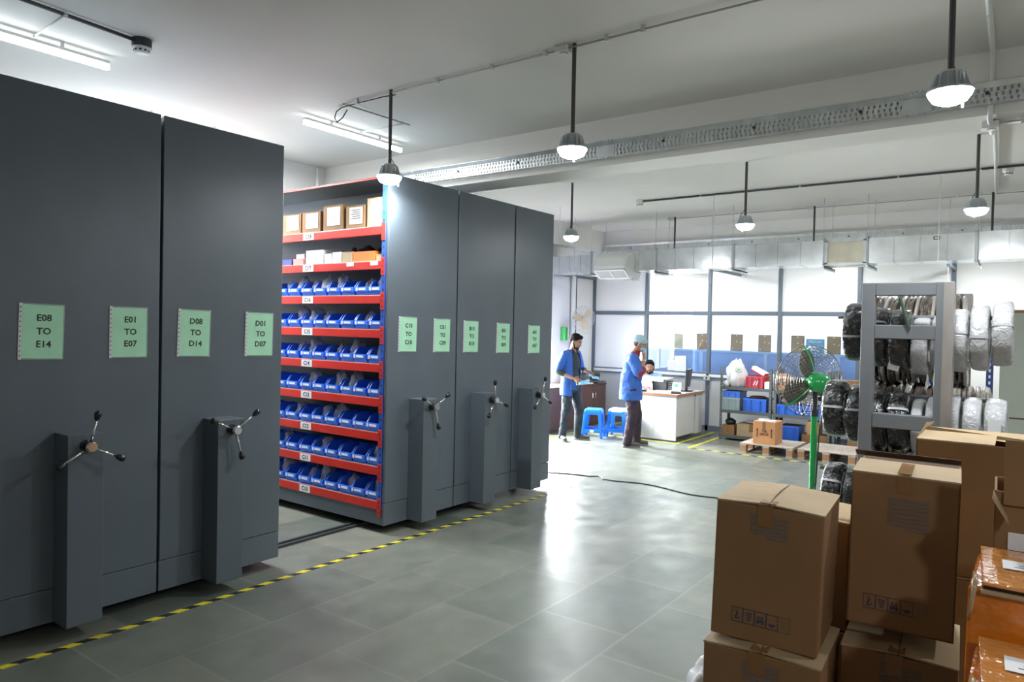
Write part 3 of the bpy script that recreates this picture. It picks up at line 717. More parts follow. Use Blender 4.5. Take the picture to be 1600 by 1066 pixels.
# hood vents
def vent(label, y0, y1, prof, g0, g1):
    t = thing('air_vent', label, 'air vent', (DX0, 0, 0))
    MB().prism(prof, 'y', y0, y1).build('hood', HOODW, t, bevel=.004)
    p, q = Vector((g0[0], 0, g0[1])), Vector((g1[0], 0, g1[1])); u = (q-p); L = u.length; u.normalize(); nrm = Vector((u.z, 0, -u.x))
    if nrm.z > 0: nrm = -nrm
    f = MB()
    def slab(a0, a1, b0, b1, th, o0=.0):
        B = [p+u*a0+Vector((0, b0, 0))+nrm*o0, p+u*a1+Vector((0, b0, 0))+nrm*o0, p+u*a1+Vector((0, b1, 0))+nrm*o0, p+u*a0+Vector((0, b1, 0))+nrm*o0]
        return B, [v+nrm*th for v in B]
    for e in ((0, .03, y0, y1), (L-.03, L, y0, y1), (0, L, y0, y0+.03), (0, L, y1-.03, y1), (0, L, (y0+y1)/2-.008, (y0+y1)/2+.008)): f.hexa(*slab(*e, .018))
    f.build('grille_frame', WHITEP, t)
    g = MB()
    for k_ in range(12): g.hexa(*slab(.035+k_*(L-.07)/12, .035+k_*(L-.07)/12+.008, y0+.03, y1-.03, .008))
    g.build('grille_slats', PIPEW, t); return t
vent('white hooded air vent with a grille on the front of the duct', 5.27, 5.83, [(-.005, 3.0), (-.10, 2.985), (-.28, 2.90), (-.36, 2.76), (-.36, 2.72), (-.16, 2.60), (-.005, 2.60)], (-.36, 2.71), (-.15, 2.585))
vent('second white air vent under the duct behind the hooded one', 5.35, 5.85, [(.02, 2.70), (.40, 2.70), (.34, 2.585), (.06, 2.575)], (.06, 2.573), (.34, 2.583))
for i, (y, black) in enumerate(((6.08, 0), (4.905, 0), (3.665, 0), (2.40, 0), (1.85, 0), (.62, 0))):
    t = thing('duct_hanger', 'galvanised duct hanger, %s from the left under the silver duct' % ORD[i], 'duct hanger', (DX0, y, 0), 0, 'galvanised duct hangers')
    MB().box(-.05, .62, -.02, .02, 2.665, 2.680).box(-.05, .62, -.02, -.015, 2.635, 2.68).build('cross_bar', GALVT, t)
    for x in (-.03, .48): MB().cyl((x, 0, 2.65), (x, 0, ZC), .005, n=6).build('threaded_rod', GALVT, t)
for i, (y, x0, x1) in enumerate(((6.97, 10.7, 12.17), (4.12, 10.8, 12.17), (.99, 11.3, 12.17))):
    t = thing('brace', ['dark brace from the corner post of the partition along the left wall', 'dark brace under the duct just right of the second partition post',
                        'dark brace from the top of the last partition post at the right'][i], 'brace', (x0, y, 0))
    MB().box(0, x1-x0, -.025, .02, 2.70, 2.745).build('brace_bar', POSTG, t, bevel=.003)
    MB().cyl((.02, 0, 2.72), (.02, 0, ZC), .005, n=6).build('threaded_rod', GALVT, t)
    MB().cyl((.02, 0, 2.5), (.02, 0, 2.70), .004, n=6).build('rod_end', GALVT, t)
for i, (x, y) in enumerate(((2.9, 6.9), (3.4, 6.9), (9.3, 5.96), (10.3, 6.3), (9.55, 3.62), (9.66, .95))):
    tag(MB().cyl((0, 0, 0), (0, 0, 1.0 if i > 1 else 1.2), .005, n=6).build('threaded_rod', GALVT, loc=(x, y, ZC-(1.0 if i > 1 else 1.2))),
        ['thin rod hanging by the wall above the open aisle, left one', 'thin rod hanging by the wall above the open aisle, right one', 'thin threaded rod hanging left of the duct lamp',
         'thin threaded rod hanging in the far left corner', 'thin threaded rod hanging left of the middle far lamp', 'thin threaded rod hanging left of the far right lamp'][i], 'rod')
tag(MB().cyl((0, 0, 0), (0, 0, 1.4), .02, n=10).build('pipe', PIPEW, loc=(5.5, 6.97, 2.2)), 'white vertical pipe on the left wall behind the shelving', 'pipe')

# ------------------------------------------------------------------ office behind glass
for i in range(5):
    y1 = 6.3-i*1.2; y0 = y1-1.2
    t = thing('office_partition', 'blue office partition panel seen through the glass, %s from the left' % ORD[i], 'office partition', (13.0, y0, 0), 0, 'blue office partition panels')
    MB().box(.008, .04, .02, 1.18, .05, 1.36).build('fabric_panel', OFFB, t)
    s = MB().box(0, .05, 0, 1.2, 1.36, 1.40).box(0, .05, 0, .035, 0, 1.36).box(0, .05, 1.165, 1.2, 0, 1.36).box(0, .05, .035, 1.165, .94, .965)
    s.build('panel_frame', OFFBF, t)
BD = [(5.58, 'pale', 3), (5.08, '', -3), (4.44, '', 1), (3.93, '', 0), (3.36, '', 0), (2.77, '', 0)]
for i, (y, kd, a) in enumerate(BD):
    t = thing('office_board', ['pale washed-out board at the left on top of the blue office partition', 'brown board half hidden by a grey partition post',
              'brown board above the white sack', 'brown board above the red crate', 'brown board left of the light blue sign', 'brown board right of the light blue sign'][i],
              'board', (13.015, y, 1.402), 0, 'boards on the office partition')
    t.rotation_euler = (R(a), 0, 0)
    if i: MB().box(0, .012, -.108, .108, 0, .30).build('board_frame', BLACKM, t)
    MB().box(-.003, .0, -.10, .10, .008, .292).build('board_face', BOARDB if i else mat('pale_board', (.62, .58, .45), .6), t)
    s = MB()
    for (py, pz) in ((-.005, .17), (-.08, .155), (.075, .04), (.0, .28)): s.cyl((-.008, py, pz), (-.002, py, pz), .010, n=10)
    s.build('white_dots', WHITEP, t)  # small white dots on the board face
t = thing('wall_sign', 'light blue sign with white lettering between two brown boards', 'sign', (13.015, 3.07, 1.402))
MB().box(0, .01, -.15, .15, 0, .25).build('sign_panel', mat('light_blue_sign', (.16, .46, .80), .5), t)
for j, wd in enumerate(('National', 'Overhead', 'Parts')): text(wd, .062, 'lettering', WHITEP, t, (-.002, 0, .205-.075*j), FACE_MX, bold=.001)
for i, (y0, y1, z0, z1) in enumerate(((5.285, 5.415, 1.03, 1.215), (5.065, 5.28, 1.015, 1.30))):
    t = thing('notice_sheet', ['smaller white notice sheet stuck on the partition glass', 'larger white notice sheet stuck on the partition glass'][i], 'paper', (12.203, y0, z0))
    t.rotation_euler = (R(-1.5), 0, 0)
    MB().box(-.002, 0, 0, y1-y0, 0, z1-z0).build('sheet', WHITEP, t)
    s = MB()
    for q in range(6): s.box(-.0028, -.002, .02, (y1-y0)-.02-.02*(q % 2), .03+q*(z1-z0-.06)/6, .034+q*(z1-z0-.06)/6)
    s.build('printed_lines', mat('faint_ink', (.5, .5, .5), .8), t)
t = thing('switch_box', 'grey electrical switch box on the partition rail behind the desk', 'switch box', (12.17, 4.65, .93))
MB().box(-.05, 0, -.055, .055, -.04, .04).build('box_body', mat('switch_grey', (.5, .55, .53), .5), t, bevel=.004)
MB().box(-.056, -.05, -.012, .012, -.02, .02).build('switch', BLACKM, t)
MB().tube([(-.03, .05, -.04), (-.03, .09, -.2), (-.03, .16, -.32), (-.03, .2, -.5)], .004, 6).build('cable', PIPEW, t)
# ------------------------------------------------------------------ far left corner
t = thing('cupboard', 'low dark brown cupboard against the left wall behind the standing man', 'cupboard', (9.80, 6.43, 0))
MB().box(0, 1.95, .02, .54, .0, .735).build('cupboard_body', BROWNC, t)
MB().box(-.01, 1.96, -.005, .545, .735, .76).build('cupboard_top', BROWNC, t, bevel=.003)
for i in range(4):
    dr = MB().box(.01+i*.485, .485+i*.485, -.0, .02, .05, .73).build('cupboard_door', BROWNC, t, bevel=.002)
    x = (.44 if i % 2 == 0 else .055)+i*.485
    MB().tube([(x, -.002, .50), (x, -.03, .51), (x, -.03, .59), (x, -.002, .60)], .006, 8).build('handle', CHROME, dr)
t = thing('printer', 'black printer on the right end of the brown cupboard', 'printer', (11.30, 6.52, .76))
MB().box(0, .38, 0, .36, 0, .16).build('printer_body', BLACKM, t, bevel=.015)
MB().hexa([(.0, -.01, .16), (.38, -.01, .16), (.38, .36, .16), (.0, .36, .16)], [(.03, .03, .20), (.36, .03, .20), (.36, .35, .20), (.03, .35, .20)]).build('scanner_lid', BLACKP, t, bevel=.006)
MB().box(.04, .34, -.14, 0, .02, .035).build('paper_tray', BLACKM, t)
tag(MB().box(0, .3, 0, .2, 0, .012).build('paper', WHITEP, loc=(11.0, 6.44, .7605)), 'white sheets lying beside the printer on the brown cupboard', 'paper')
tag(bag_mesh(41, .10, .09, .09).build('plastic_bag', SACK, smooth=True, loc=(10.78, 6.62, .7605)), 'white plastic bag on the brown cupboard behind the masks', 'plastic bag')
tag(MB().box(0, .28, 0, .05, 0, .42).build('carton', WHITEP, loc=(10.95, 6.78, .7605), bevel=.004), 'white carton standing on the brown cupboard against the wall', 'box')
t = thing('wall_panel_box', 'white flush wall cabinet beside the corner post of the partition', 'wall cabinet', (11.45, 6.97, .95))
MB().box(0, .55, 0, .03, 0, .70).build('panel_door', HOODW, t, bevel=.003)
MB().box(-.012, 0, -.004, .03, -.012, .712).box(.55, .562, -.004, .03, -.012, .712).box(0, .55, -.004, .03, .70, .712).build('panel_frame', PIPEW, t)
t = thing('wall_pipe', 'grey and dark pipe pair running down the left wall behind the wall fan', 'pipe', (11.35, 6.95, 1.3))
MB().cyl((0, -.01, 0), (0, -.01, 1.42), .045, n=14).build('thick_pipe', PIPEW, t, smooth=False)
MB().cyl((.10, 0, 0), (.10, 0, 1.42), .02, n=10).build('thin_pipe', BLACKM, t)

def fan_head(t, R0, depth, nring, nrad, wire, guard, blade_m, motor_m, blades=3, nb_rot=20, rib=None):
    """axis = local +X pointing to the front of the fan; origin at the hub"""
    g = MB()
    for k_ in range(nring):
        f = (k_+1)/nring; r = R0*f; x = depth*math.sqrt(max(0, 1-f**2.6))
        ring = [(x, r*math.cos(a*math.pi/24), r*math.sin(a*math.pi/24)) for a in range(48)]
        g.tube(ring, wire*(1.0 if k_ < nring-1 else 2.2), 4, closed=True)
    for k_ in range(nrad):
        a = 2*math.pi*k_/nrad
        g.tube([(depth*math.sqrt(max(0, 1-f**2.6)), R0*f*math.cos(a), R0*f*math.sin(a)) for f in (.12, .4, .7, .9, 1.0)], wire, 4)
    g.build('front_guard', guard, t)
    g = MB()
    for k_ in range(nring):
        f = (k_+1)/nring
        if f < .35: continue
        r = R0*f; x = -depth*.9*math.sqrt(max(0, 1-f**2.6))
        g.tube([(x, r*math.cos(a*math.pi/24), r*math.sin(a*math.pi/24)) for a in range(48)], wire, 4, closed=True)
    for k_ in range(nrad):
        a = 2*math.pi*(k_+.5)/nrad
        g.tube([(-depth*.9*math.sqrt(max(0, 1-f**2.6)), R0*f*math.cos(a), R0*f*math.sin(a)) for f in (.3, .55, .8, .93, 1.0)], wire, 4)
    g.build('rear_guard', guard, t)
    hub = MB().lathe([(.004, .055), (R0*.14, .045), (R0*.16, .0), (R0*.16, -.02), (.004, -.02)], (0, 0, 0), 'x', 24).build('hub', blade_m, t, smooth=False)
    for k_ in range(blades):
        a = R(nb_rot+360*k_/blades); b = MB(); top = []; bot = []
        for j in range(7):
            f = j/6; r = R0*(.13+.74*f); w = R0*(.14+.20*math.sin(math.pi*min(1, f*.9+.1)))
            tw = R(38-14*f)
            for sgn, lst in ((-1, top), (1, bot)):
                off = w*sgn
                lst.append(Vector((off*math.sin(tw)*.6+.01, r, off*math.cos(tw))))
        vs = []
        for j in range(7):
            for o in (-.0015, .0015): vs += [top[j]+Vector((o, 0, 0)), bot[j]+Vector((o, 0, 0))]
        fs = []
        for j in range(6):
            p, q = j*4, j*4+4
            fs += [(p, p+1, q+1, q), (p+2, q+2, q+3, p+3), (p, q, q+2, p+2), (p+1, p+3, q+3, q+1)]
        fs += [(0, 2, 3, 1), (24, 25, 27, 26)]
        b.add(vs, fs); b.xf(Matrix.Rotation(a, 4, 'X')); b.build('blade', blade_m, t)
    if rib:
        for a in rib:
            a = R(a); MB().tube([(-depth*.9*math.sqrt(max(0, 1-f**2.6))-.012, R0*f*math.cos(a), R0*f*math.sin(a)) for f in (.22, .5, .75, .9, 1.0)], .008, 6).build('guard_arm', motor_m, t)
# wall fan
t = thing('wall_fan', 'white wall fan with beige blades mounted high on the left wall', 'fan', (11.18, 6.62, 1.93), R(-118)); t.rotation_euler = (0, R(8), R(-118))
fan_head(t, .235, .085, 7, 20, .0026, mat('fan_guard_grey', (.42, .43, .42), .4), mat('cream_blade', (.50, .38, .20), .5), PIPEW, nb_rot=48)
MB().lathe([(.004, -.2), (.05, -.19), (.06, -.08), (.03, -.02)], (0, 0, 0), 'x', 20).build('motor', HOODW, t, smooth=True)
MB().cyl((-.15, 0, 0), (-.34, 0, -.03), .022, n=10).build('wall_arm', BLACKM, t)
t = thing('wall_switch_housing', 'green box fixed to the left wall just below the wall fan', 'box', (11.06, 6.93, 1.53))
MB().box(-.045, .045, -.04, .06, 0, .24).build('green_box', mat('bright_green_box', (.03, .33, .07), .5), t, bevel=.01)

# stools
def make_stool(top_m, label):
    t = thing('plastic_stool', label, 'stool', (0, 0, 0), 0, 'blue plastic stools'); H = .46
    s = MB(); a, b = .125, .14
    s.hexa([(-b, -b, H-.05), (b, -b, H-.05), (b, b, H-.05), (-b, b, H-.05)], [(-a, -a, H), (a, -a, H), (a, a, H), (-a, a, H)])
    s.build('seat', top_m, t, bevel=.012)
    for sx in (-1, 1):
        for sy in (-1, 1):
            w = .052; p0 = Vector((sx*.175, sy*.175, 0)); p1 = Vector((sx*.137, sy*.137, H-.03)); l = MB()
            def q(p, w): return [p, p-Vector((sx*w, 0, 0)), p-Vector((sx*w, sy*w, 0)), p-Vector((0, sy*w, 0))]
            l.hexa(q(p0, .042), q(p1, .055)); l.build('leg', STOOLB, t, bevel=.006)
    for ax in (0, 1):
        for sg in (-1, 1):
            l = MB(); zc, hh = .115, .028; e = .152
            f = (lambda u, v, z: (u, v, z)) if ax == 0 else (lambda u, v, z: (v, u, z))
            l.hexa([f(-e+.01, sg*.167, zc-hh), f(e-.01, sg*.167, zc-hh), f(e-.01, sg*.155, zc-hh), f(-e+.01, sg*.155, zc-hh)],
                   [f(-e+.01, sg*.163, zc+hh), f(e-.01, sg*.163, zc+hh), f(e-.01, sg*.151, zc+hh), f(-e+.01, sg*.151, zc+hh)])
            l.build('stretcher', STOOLB, t)
            c = MB(); # arched apron under the seat
            poly = [(-.135, .41), (.135, .41), (.14, .34), (.10, .345), (.085, .375), (-.085, .375), (-.10, .345), (-.14, .34)]
            if ax == 0: c.prism([(p[0], p[1]) for p in poly], 'y', sg*.137-.004, sg*.137+.004)
            else: c.prism([(p[0], p[1]) for p in poly], 'x', sg*.137-.004, sg*.137+.004)
            c.build('apron', STOOLB, t)
    return t
s1 = make_stool(STOOLB, 'blue plastic stool with a blue seat, nearer the man holding masks'); s1.location = (10.10, 5.74, 0); s1.rotation_euler = (0, 0, R(20))
st = MB().box(-.03, .03, -.003, .0, .095, .135).build('sticker', WHITEP, s1); st.location = (-.168, 0, 0); st.rotation_euler = (0, 0, R(-90))
s2 = make_stool(WHITEP, 'blue plastic stool with a white top, behind the man in the hair net'); s2.location = (10.42, 5.46, 0); s2.rotation_euler = (0, 0, R(12))

# desk
t = thing('desk', 'grey office desk with a brown-edged top in front of the partition', 'desk', (10.50, 4.50, 0))
MB().prism([(-.03, -.03), (1.10, -.03), (1.10, .52), (.66, .52), (.62, .76), (-.03, .76)], 'z', .72, .75).build('desk_top', mat('desk_surface', (.60, .58, .55), .35), t)
MB().box(-.036, -.03, -.036, .766, .718, .752).box(-.036, 1.10, -.036, -.03, .718, .752).build('edge_banding', DESKE, t)
MB().box(0, .02, 0, .74, .02, .72).build('front_panel', DESKW, t, bevel=.002)
MB().box(-.002, 0, .38, .385, .02, .72).build('panel_seam', PANELG, t)
MB().box(.02, .72, 0, .02, .08, .72).box(.02, 1.08, .02, .03, .08, .72).build('side_panel', PANELG, t)
MB().box(.76, 1.07, -.004, .5, .06, .715).build('pedestal', PANELG, t)
MB().box(.02, .60, .72, .74, .02, .72).build('end_panel', PANELG, t)
MB().cyl((.70, -.02, .69), (.70, -.032, .69), .012, n=12).build('lock', BLACKM, t)
t = thing('monitor', 'black computer monitor seen edge-on at the right end of the desk', 'monitor', (11.22, 4.64, .7505), R(16))
MB().box(-.12, .12, -.10, .10, 0, .015).build('stand_base', BLACKP, t, bevel=.005)
MB().hexa([(-.03, -.02, .01), (.03, -.02, .01), (.03, .02, .01), (-.03, .02, .01)], [(-.02, -.01, .16), (.02, -.01, .16), (.02, .01, .16), (-.02, .01, .16)]).build('stand_neck', BLACKP, t)
MB().hexa([(-.24, -.035, .07), (.24, -.035, .07), (.24, .0, .07), (-.24, .0, .07)], [(-.24, -.07, .37), (.24, -.07, .37), (.24, -.01, .37), (-.24, -.01, .37)]).build('screen_housing', BLACKM, t, bevel=.008)
MB().hexa([(-.22, .001, .09), (.22, .001, .09), (.22, .003, .09), (-.22, .003, .09)], [(-.22, -.009, .35), (.22, -.009, .35), (.22, -.007, .35), (-.22, -.007, .35)]).build('screen', mat('screen_grey', (.12, .13, .15), .15), t)
t = thing('document_tray', 'white document tray with a black file box under it on the desk', 'document tray', (11.0, 4.90, .7505))
MB().box(0, .30, 0, .34, .0, .15).build('file_box', BLACKM, t)
MB().box(-.02, .32, .05, .36, .15, .165).box(-.02, .0, .05, .36, .165, .19).build('tray', WHITEP, t)
MB().box(-.03, .31, .0, .33, .19, .205).build('upper_tray', HOODW, t)
t = thing('wire_basket', 'chrome wire basket beside the document tray on the desk', 'basket', (11.02, 4.72, .7505))
b = MB()
for q in range(6): b.tube([(0, .0+.03*q, 0), (0, .03*q, .14)], .003, 4); b.tube([(.2, .03*q, 0), (.2, .03*q, .14)], .003, 4)
for q in range(5): b.tube([(0, 0, .14-.033*q), (.2, 0, .14-.033*q), (.2, .15, .14-.033*q), (0, .15, .14-.033*q)], .003, 4, closed=True)
b.build('wire_frame', CHROME, t)
t = thing('desk_card', 'white card with a green print standing on the desk by the monitor', 'card', (10.86, 4.585, .7505), R(14))
t.rotation_euler = (0, R(14), R(14))
MB().box(0, .004, 0, .14, 0, .17).build('card', WHITEP, t)
MB().box(-.002, 0, .05, .11, .09, .14).build('green_print', mat('pale_green_print', (.15, .5, .35), .6), t)
def slab(name, lb, cat, loc, dx, dy, dz, m_, rz=0, bev=.003): return tag(MB().box(-dx/2, dx/2, -dy/2, dy/2, 0, dz).build(name, m_, loc=loc, rot=(0, 0, R(rz)), bevel=bev), lb, cat)
slab('paper_stack', 'loose pile of white papers at the front edge of the desk', 'paper', (10.62, 4.78, .7505), .22, .28, .03, WHITEP, 12)
slab('paper_stack', 'smaller white paper pile on the desk beside the black pouch', 'paper', (10.80, 4.72, .7505), .2, .2, .022, WHITEP, -18)
tag(bag_mesh(50, .07, .11, .022, False).build('pouch', BLACKM, smooth=True, loc=(10.66, 4.60, .7505)), 'black pouch near the right front corner of the desk', 'pouch')
slab('telephone', 'flat black telephone on the desk in front of the seated man', 'telephone', (10.60, 5.16, .7505), .12, .2, .03, BLACKP, 10, .006)
slab('stapler', 'small grey stapler on the desk beside the telephone', 'stapler', (10.58, 4.98, .7505), .04, .14, .025, LAMPG, -10, .004)
t = thing('printed_leaflet', 'white leaflet with red print standing on the desk', 'paper', (10.78, 5.04, .7505), R(25)); t.rotation_euler = (0, R(28), R(25))
MB().box(0, .003, 0, .18, 0, .14).build('sheet', WHITEP, t)
s = MB()
for q in range(6): s.box(-.002, 0, .02+.025*q, .035+.025*q, .02+.012*(q % 3), .06+.012*(q % 3))
s.build('red_print', mat('red_print', (.55, .05, .08), .6), t)
t = thing('printed_sheet', 'large white sheet held up on the desk behind the leaflet', 'paper', (10.88, 5.16, .7505), R(-14)); t.rotation_euler = (0, R(30), R(-14))
MB().box(0, .003, 0, .22, 0, .26).build('sheet', WHITEP, t)
t = thing('office_chair', 'office chair with a dark back under the seated man', 'chair', (11.62, 5.48, 0))
MB().box(-.24, .24, -.24, .24, .38, .44).build('seat', BLACKM, t, bevel=.02)
MB().box(.20, .25, -.2, .2, .44, .85).build('backrest', mat('plum_fabric', (.06, .03, .06), .8), t, bevel=.02)
MB().cyl((0, 0, .08), (0, 0, .38), .025).build('column', BLACKP, t)
for q in range(5):
    a = 2*math.pi*q/5; l = MB().cyl((0, 0, .08), (.25*math.cos(a), .25*math.sin(a), .05), .018, .012, 8); l.ell((.25*math.cos(a), .25*math.sin(a), .025), (.025,)*3, 10, 6); l.build('foot', BLACKP, t)

# grey slotted shelving
SX = 11.36
def rack_unit(y0, y1, label):
    t = thing('steel_shelving', label, 'shelving', (SX, y0, 0), 0, 'grey slotted steel shelving'); w = y1-y0; dp = .40
    for x in (0, dp):
        for y in (0, w):
            sx = 1 if x == 0 else -1; sy = 1 if y == 0 else -1; p = MB()
            xa, xb = sorted((x, x+sx*.003)); ya, yb = sorted((y, y+sy*.04)); p.box(xa, xb, ya, yb, 0, 1.18)
            xa, xb = sorted((x, x+sx*.04)); ya, yb = sorted((y, y+sy*.003)); p.box(xa, xb, ya, yb, 0, 1.18)
            po = p.build('post', SHELFG, t)
            if x == 0:
                h = MB(); yc = y+sy*.02
                for q in range(22): h.box(-.001, -.0003, yc-.006, yc+.006, .05+q*.051, .062+q*.051)
                h.build('slots', mat('slot_pale', (.30, .32, .32), .6), po)
    for z in (.07, .475, .85):
        s = MB().box(.004, dp-.004, .004, w-.004, z, z+.012).box(-.002, .003, .0, w, z-.035, z+.012).box(dp-.003, dp+.002, 0, w, z-.035, z+.012)
        s.build('shelf', SHELFG, t)
    return t
rack_unit(3.30, 4.12, 'grey slotted steel shelving unit with the white sack on top')
rack_unit(2.44, 3.27, 'grey slotted steel shelving unit behind the green fan')
rack_unit(1.58, 2.41, 'grey slotted steel shelving unit partly hidden behind the wrapped coils')
def crate(label, loc, d, w, h, m_, rz=0, marks=None, lid=None):
    t = thing('plastic_crate', label, 'crate', loc, rz, 'plastic crates on the steel shelving'); th = .006; s = MB()
    i = .012
    def wall(a, b, c, e): s.add([(a[0], a[1], 0), (b[0], b[1], 0), (b[0]+c[0], b[1]+c[1], h), (a[0]+e[0], a[1]+e[1], h)], [(0, 1, 2, 3)])
    s.box(i, d-i, i, w-i, 0, th); s.box(i*.5, i*.5+th, i*.5, w-i*.5, 0, h); s.box(d-i*.5-th, d-i*.5, i*.5, w-i*.5, 0, h); s.box(i*.5, d-i*.5, i*.5, i*.5+th, 0, h); s.box(i*.5, d-i*.5, w-i*.5-th, w-i*.5, 0, h)
    s.build('crate_body', m_, t)
    r_ = MB().box(-.004, th+.006, 0, w, h-.03, h).box(d-th, d+.002, 0, w, h-.03, h).box(0, d, -.003, th, h-.03, h).box(0, d, w-th, w+.003, h-.03, h)
    r_.build('rim', m_, t, bevel=.002)
    for y in (w*.30, w*.70, .010, w-.010): MB().box(-.006, .008, y-.006, y+.006, 0, h-.03).build('rib', m_, t)
    if marks:
        for y in (w*.42, w*.56): MB().add([(-.008, y, h*.25), (-.008, y-.014, h*.25), (-.008, y-.045, h*.62), (-.008, y-.03, h*.62)], [(0, 1, 2, 3)]).build('white_mark', WHITEP, t)
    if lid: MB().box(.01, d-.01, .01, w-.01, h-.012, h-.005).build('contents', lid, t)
    return t
zA, zB, zC_ = .8625, .4875, .0825
# top shelf
t = thing('sack', 'large white sack with a green oval logo on the top of the steel shelving', 'sack', (11.56, 3.92, zA))
s = bag_mesh(77, .155, .165, .23); s.build('sack_body', SACK, t, smooth=True)
lg = MB(); ring = []
for q in range(30):
    a = 2*math.pi*q/30; ring.append((-.165+.02*math.sin(a)*0, -.085+.055*math.cos(a), .28+.042*math.sin(a)))
lg.tube(ring, .0035, 5, closed=True); lg.build('green_logo', mat('logo_green', (.02, .26, .12), .5), t)
text('GP', .045, 'green_letters', mat('logo_green', (0, 0, 0)), t, (-.170, -.085, .28), FACE_MX, bold=.001)
tag(bag_mesh(78, .06, .05, .05).build('plastic_bag', SACK, smooth=True, loc=(11.45, 4.05, zA)), 'small white plastic bag at the left end of the top steel shelf', 'plastic bag')
crate('red plastic crate with two white strokes on the top steel shelf', (11.37, 3.44, zA), .36, .275, .19, CRATER, 0, marks=True, lid=CARDD)
t = thing('carton', 'white and red printed box lying tilted in the red crate', 'box', (11.45, 3.46, zA+.17)); t.rotation_euler = (R(27), 0, 0)
MB().box(0, .2, 0, .24, 0, .07).build('carton_body', mat('crimson_card', (.55, .03, .07), .4), t, bevel=.002)
MB().box(-.002, 0, .01, .23, .028, .066).box(-.002, .2, .0, .24, .07, .072).build('white_print', WHITEP, t)
tag(MB().box(0, .12, 0, .09, 0, .20).build('carton', CARDY, loc=(11.60, 3.37, zA), bevel=.003), 'small brown carton behind the white box on the top steel shelf', 'box')
t = thing('carton', 'small white box at the right end of the top shelf, beside the red crate', 'box', (11.375, 3.325, zA), 0); MB().box(0, .15, 0, .095, 0, .11).build('carton_body', WHITEP, t, bevel=.003)
tag(MB().lathe([(.03, 0), (.035, .01), (.035, .17), (.02, .2), (.015, .23), (.004, .23)], n=18).build('bottle', SACK, loc=(11.58, 3.34, zA), smooth=True), 'tall white container behind the small white box on the top shelf', 'bottle')
# unit 2 top
t = carton('carton', 'tall orange-brown carton with printing beside the fan cage on the top shelf', 'carton', (11.375, 3.10, zA), .25, .125, .24, 0, CARDY, tape=False)
text('FCO\nFOS', .06, 'printing', INK, t, (-.003, .06, .13), (R(90), R(-90), R(-90)), bold=.002)
for i, (y, z_, w_, h_, m_, lb) in enumerate([(2.93, 0, .15, .16, CARD, 'brown carton behind the left of the fan cage on the top shelf'), (2.70, 0, .19, .20, WHITEP, 'white box behind the fan cage on the top shelf'),
        (2.47, 0, .18, .24, CARD, 'brown carton behind the fan motor on the top shelf'), (2.10, 0, .25, .20, CARD, 'brown carton on the top shelf right of the fan motor'), (1.72, 0, .3, .28, WHITEP, 'white wrapped pack on the top shelf behind the coils')]):
    carton('carton', lb, 'carton', (11.42, y, zA), .25, w_, h_, 0, m_, tape=False)
# mid shelf
crate('grey plastic crate under a blue one on the middle steel shelf', (11.37, 3.80, zB), .36, .28, .20, CRATEG, 0, lid=CARDD)
crate('light blue crate stacked on the grey crate on the middle steel shelf', (11.372, 3.80, zB+.202), .355, .28, .105, CRATEL, 0, lid=CARDD)
crate('royal blue crate with a brown bundle on top on the middle steel shelf', (11.37, 3.38, zB), .36, .36, .21, CRATEB, 0, lid=CARDD)
tag(MB().lathe([(.10, 0), (.13, .008), (.13, .02), (.10, .03), (.05, .03), (.05, 0)], n=26, closed=True).build('cable_bundle', CARDD, loc=(11.55, 3.56, zB+.2105), smooth=True), 'brown ring-shaped bundle lying on the royal blue crate', 'bundle')
crate('long blue crate with clear film on the middle shelf behind the fan', (11.37, 2.84, zB), .36, .38, .155, CRATEB, 0, lid=CARDD)
tag(bag_mesh(80, .09, .12, .06).build('plastic_bag', BAGC, smooth=True, loc=(11.52, 3.06, zB+.151)), 'clear plastic film bulging from the long blue crate', 'plastic bag')
crate('blue crate right of the long one on the middle shelf behind the fan pole', (11.37, 2.47, zB), .36, .35, .155, CRATEB, 0, lid=CARDD)
crate('blue crate on the middle shelf behind the black coils', (11.37, 1.75, zB), .36, .4, .16, CRATEB, 0, lid=CARDD)
# bottom shelf
t = carton('carton', 'brown carton with a dark bag on the bottom steel shelf at the left', 'carton', (11.375, 3.88, zC_), .3, .20, .16, 0, CARD)
tag(bag_mesh(81, .08, .08, .055).build('plastic_bag', BAGB, smooth=True, loc=(11.5, 3.98, zC_+.1605)), 'dark plastic bag on the left carton of the bottom shelf', 'plastic bag')
t = carton('carton', 'wide carton wrapped in clear film on the bottom steel shelf', 'carton', (11.375, 3.36, zC_), .34, .48, .20, 0, CARDT)
tag(bag_mesh(82, .12, .16, .03, False).build('plastic_sheet', BAGC, smooth=True, loc=(11.53, 3.60, zC_+.2015)), 'crumpled clear film on the wide carton of the bottom shelf', 'plastic film')
crate('blue crate on the bottom shelf right of the carton on the pallet', (11.37, 2.88, zC_), .36, .30, .235, CRATEB, 0, lid=CARDD)
carton('carton', 'flat brown carton on the bottom shelf under a taller one', 'carton', (11.375, 2.46, zC_), .3, .38, .13, 0, CARD)
carton('carton', 'orange-brown carton stacked on the flat carton behind the fan pole', 'carton', (11.38, 2.60, zC_+.131), .25, .17, .20, 0, CARDY)
carton('carton', 'brown carton on the bottom shelf behind the lowest coils', 'carton', (11.38, 1.7, zC_), .3, .5, .2, 0, CARD)

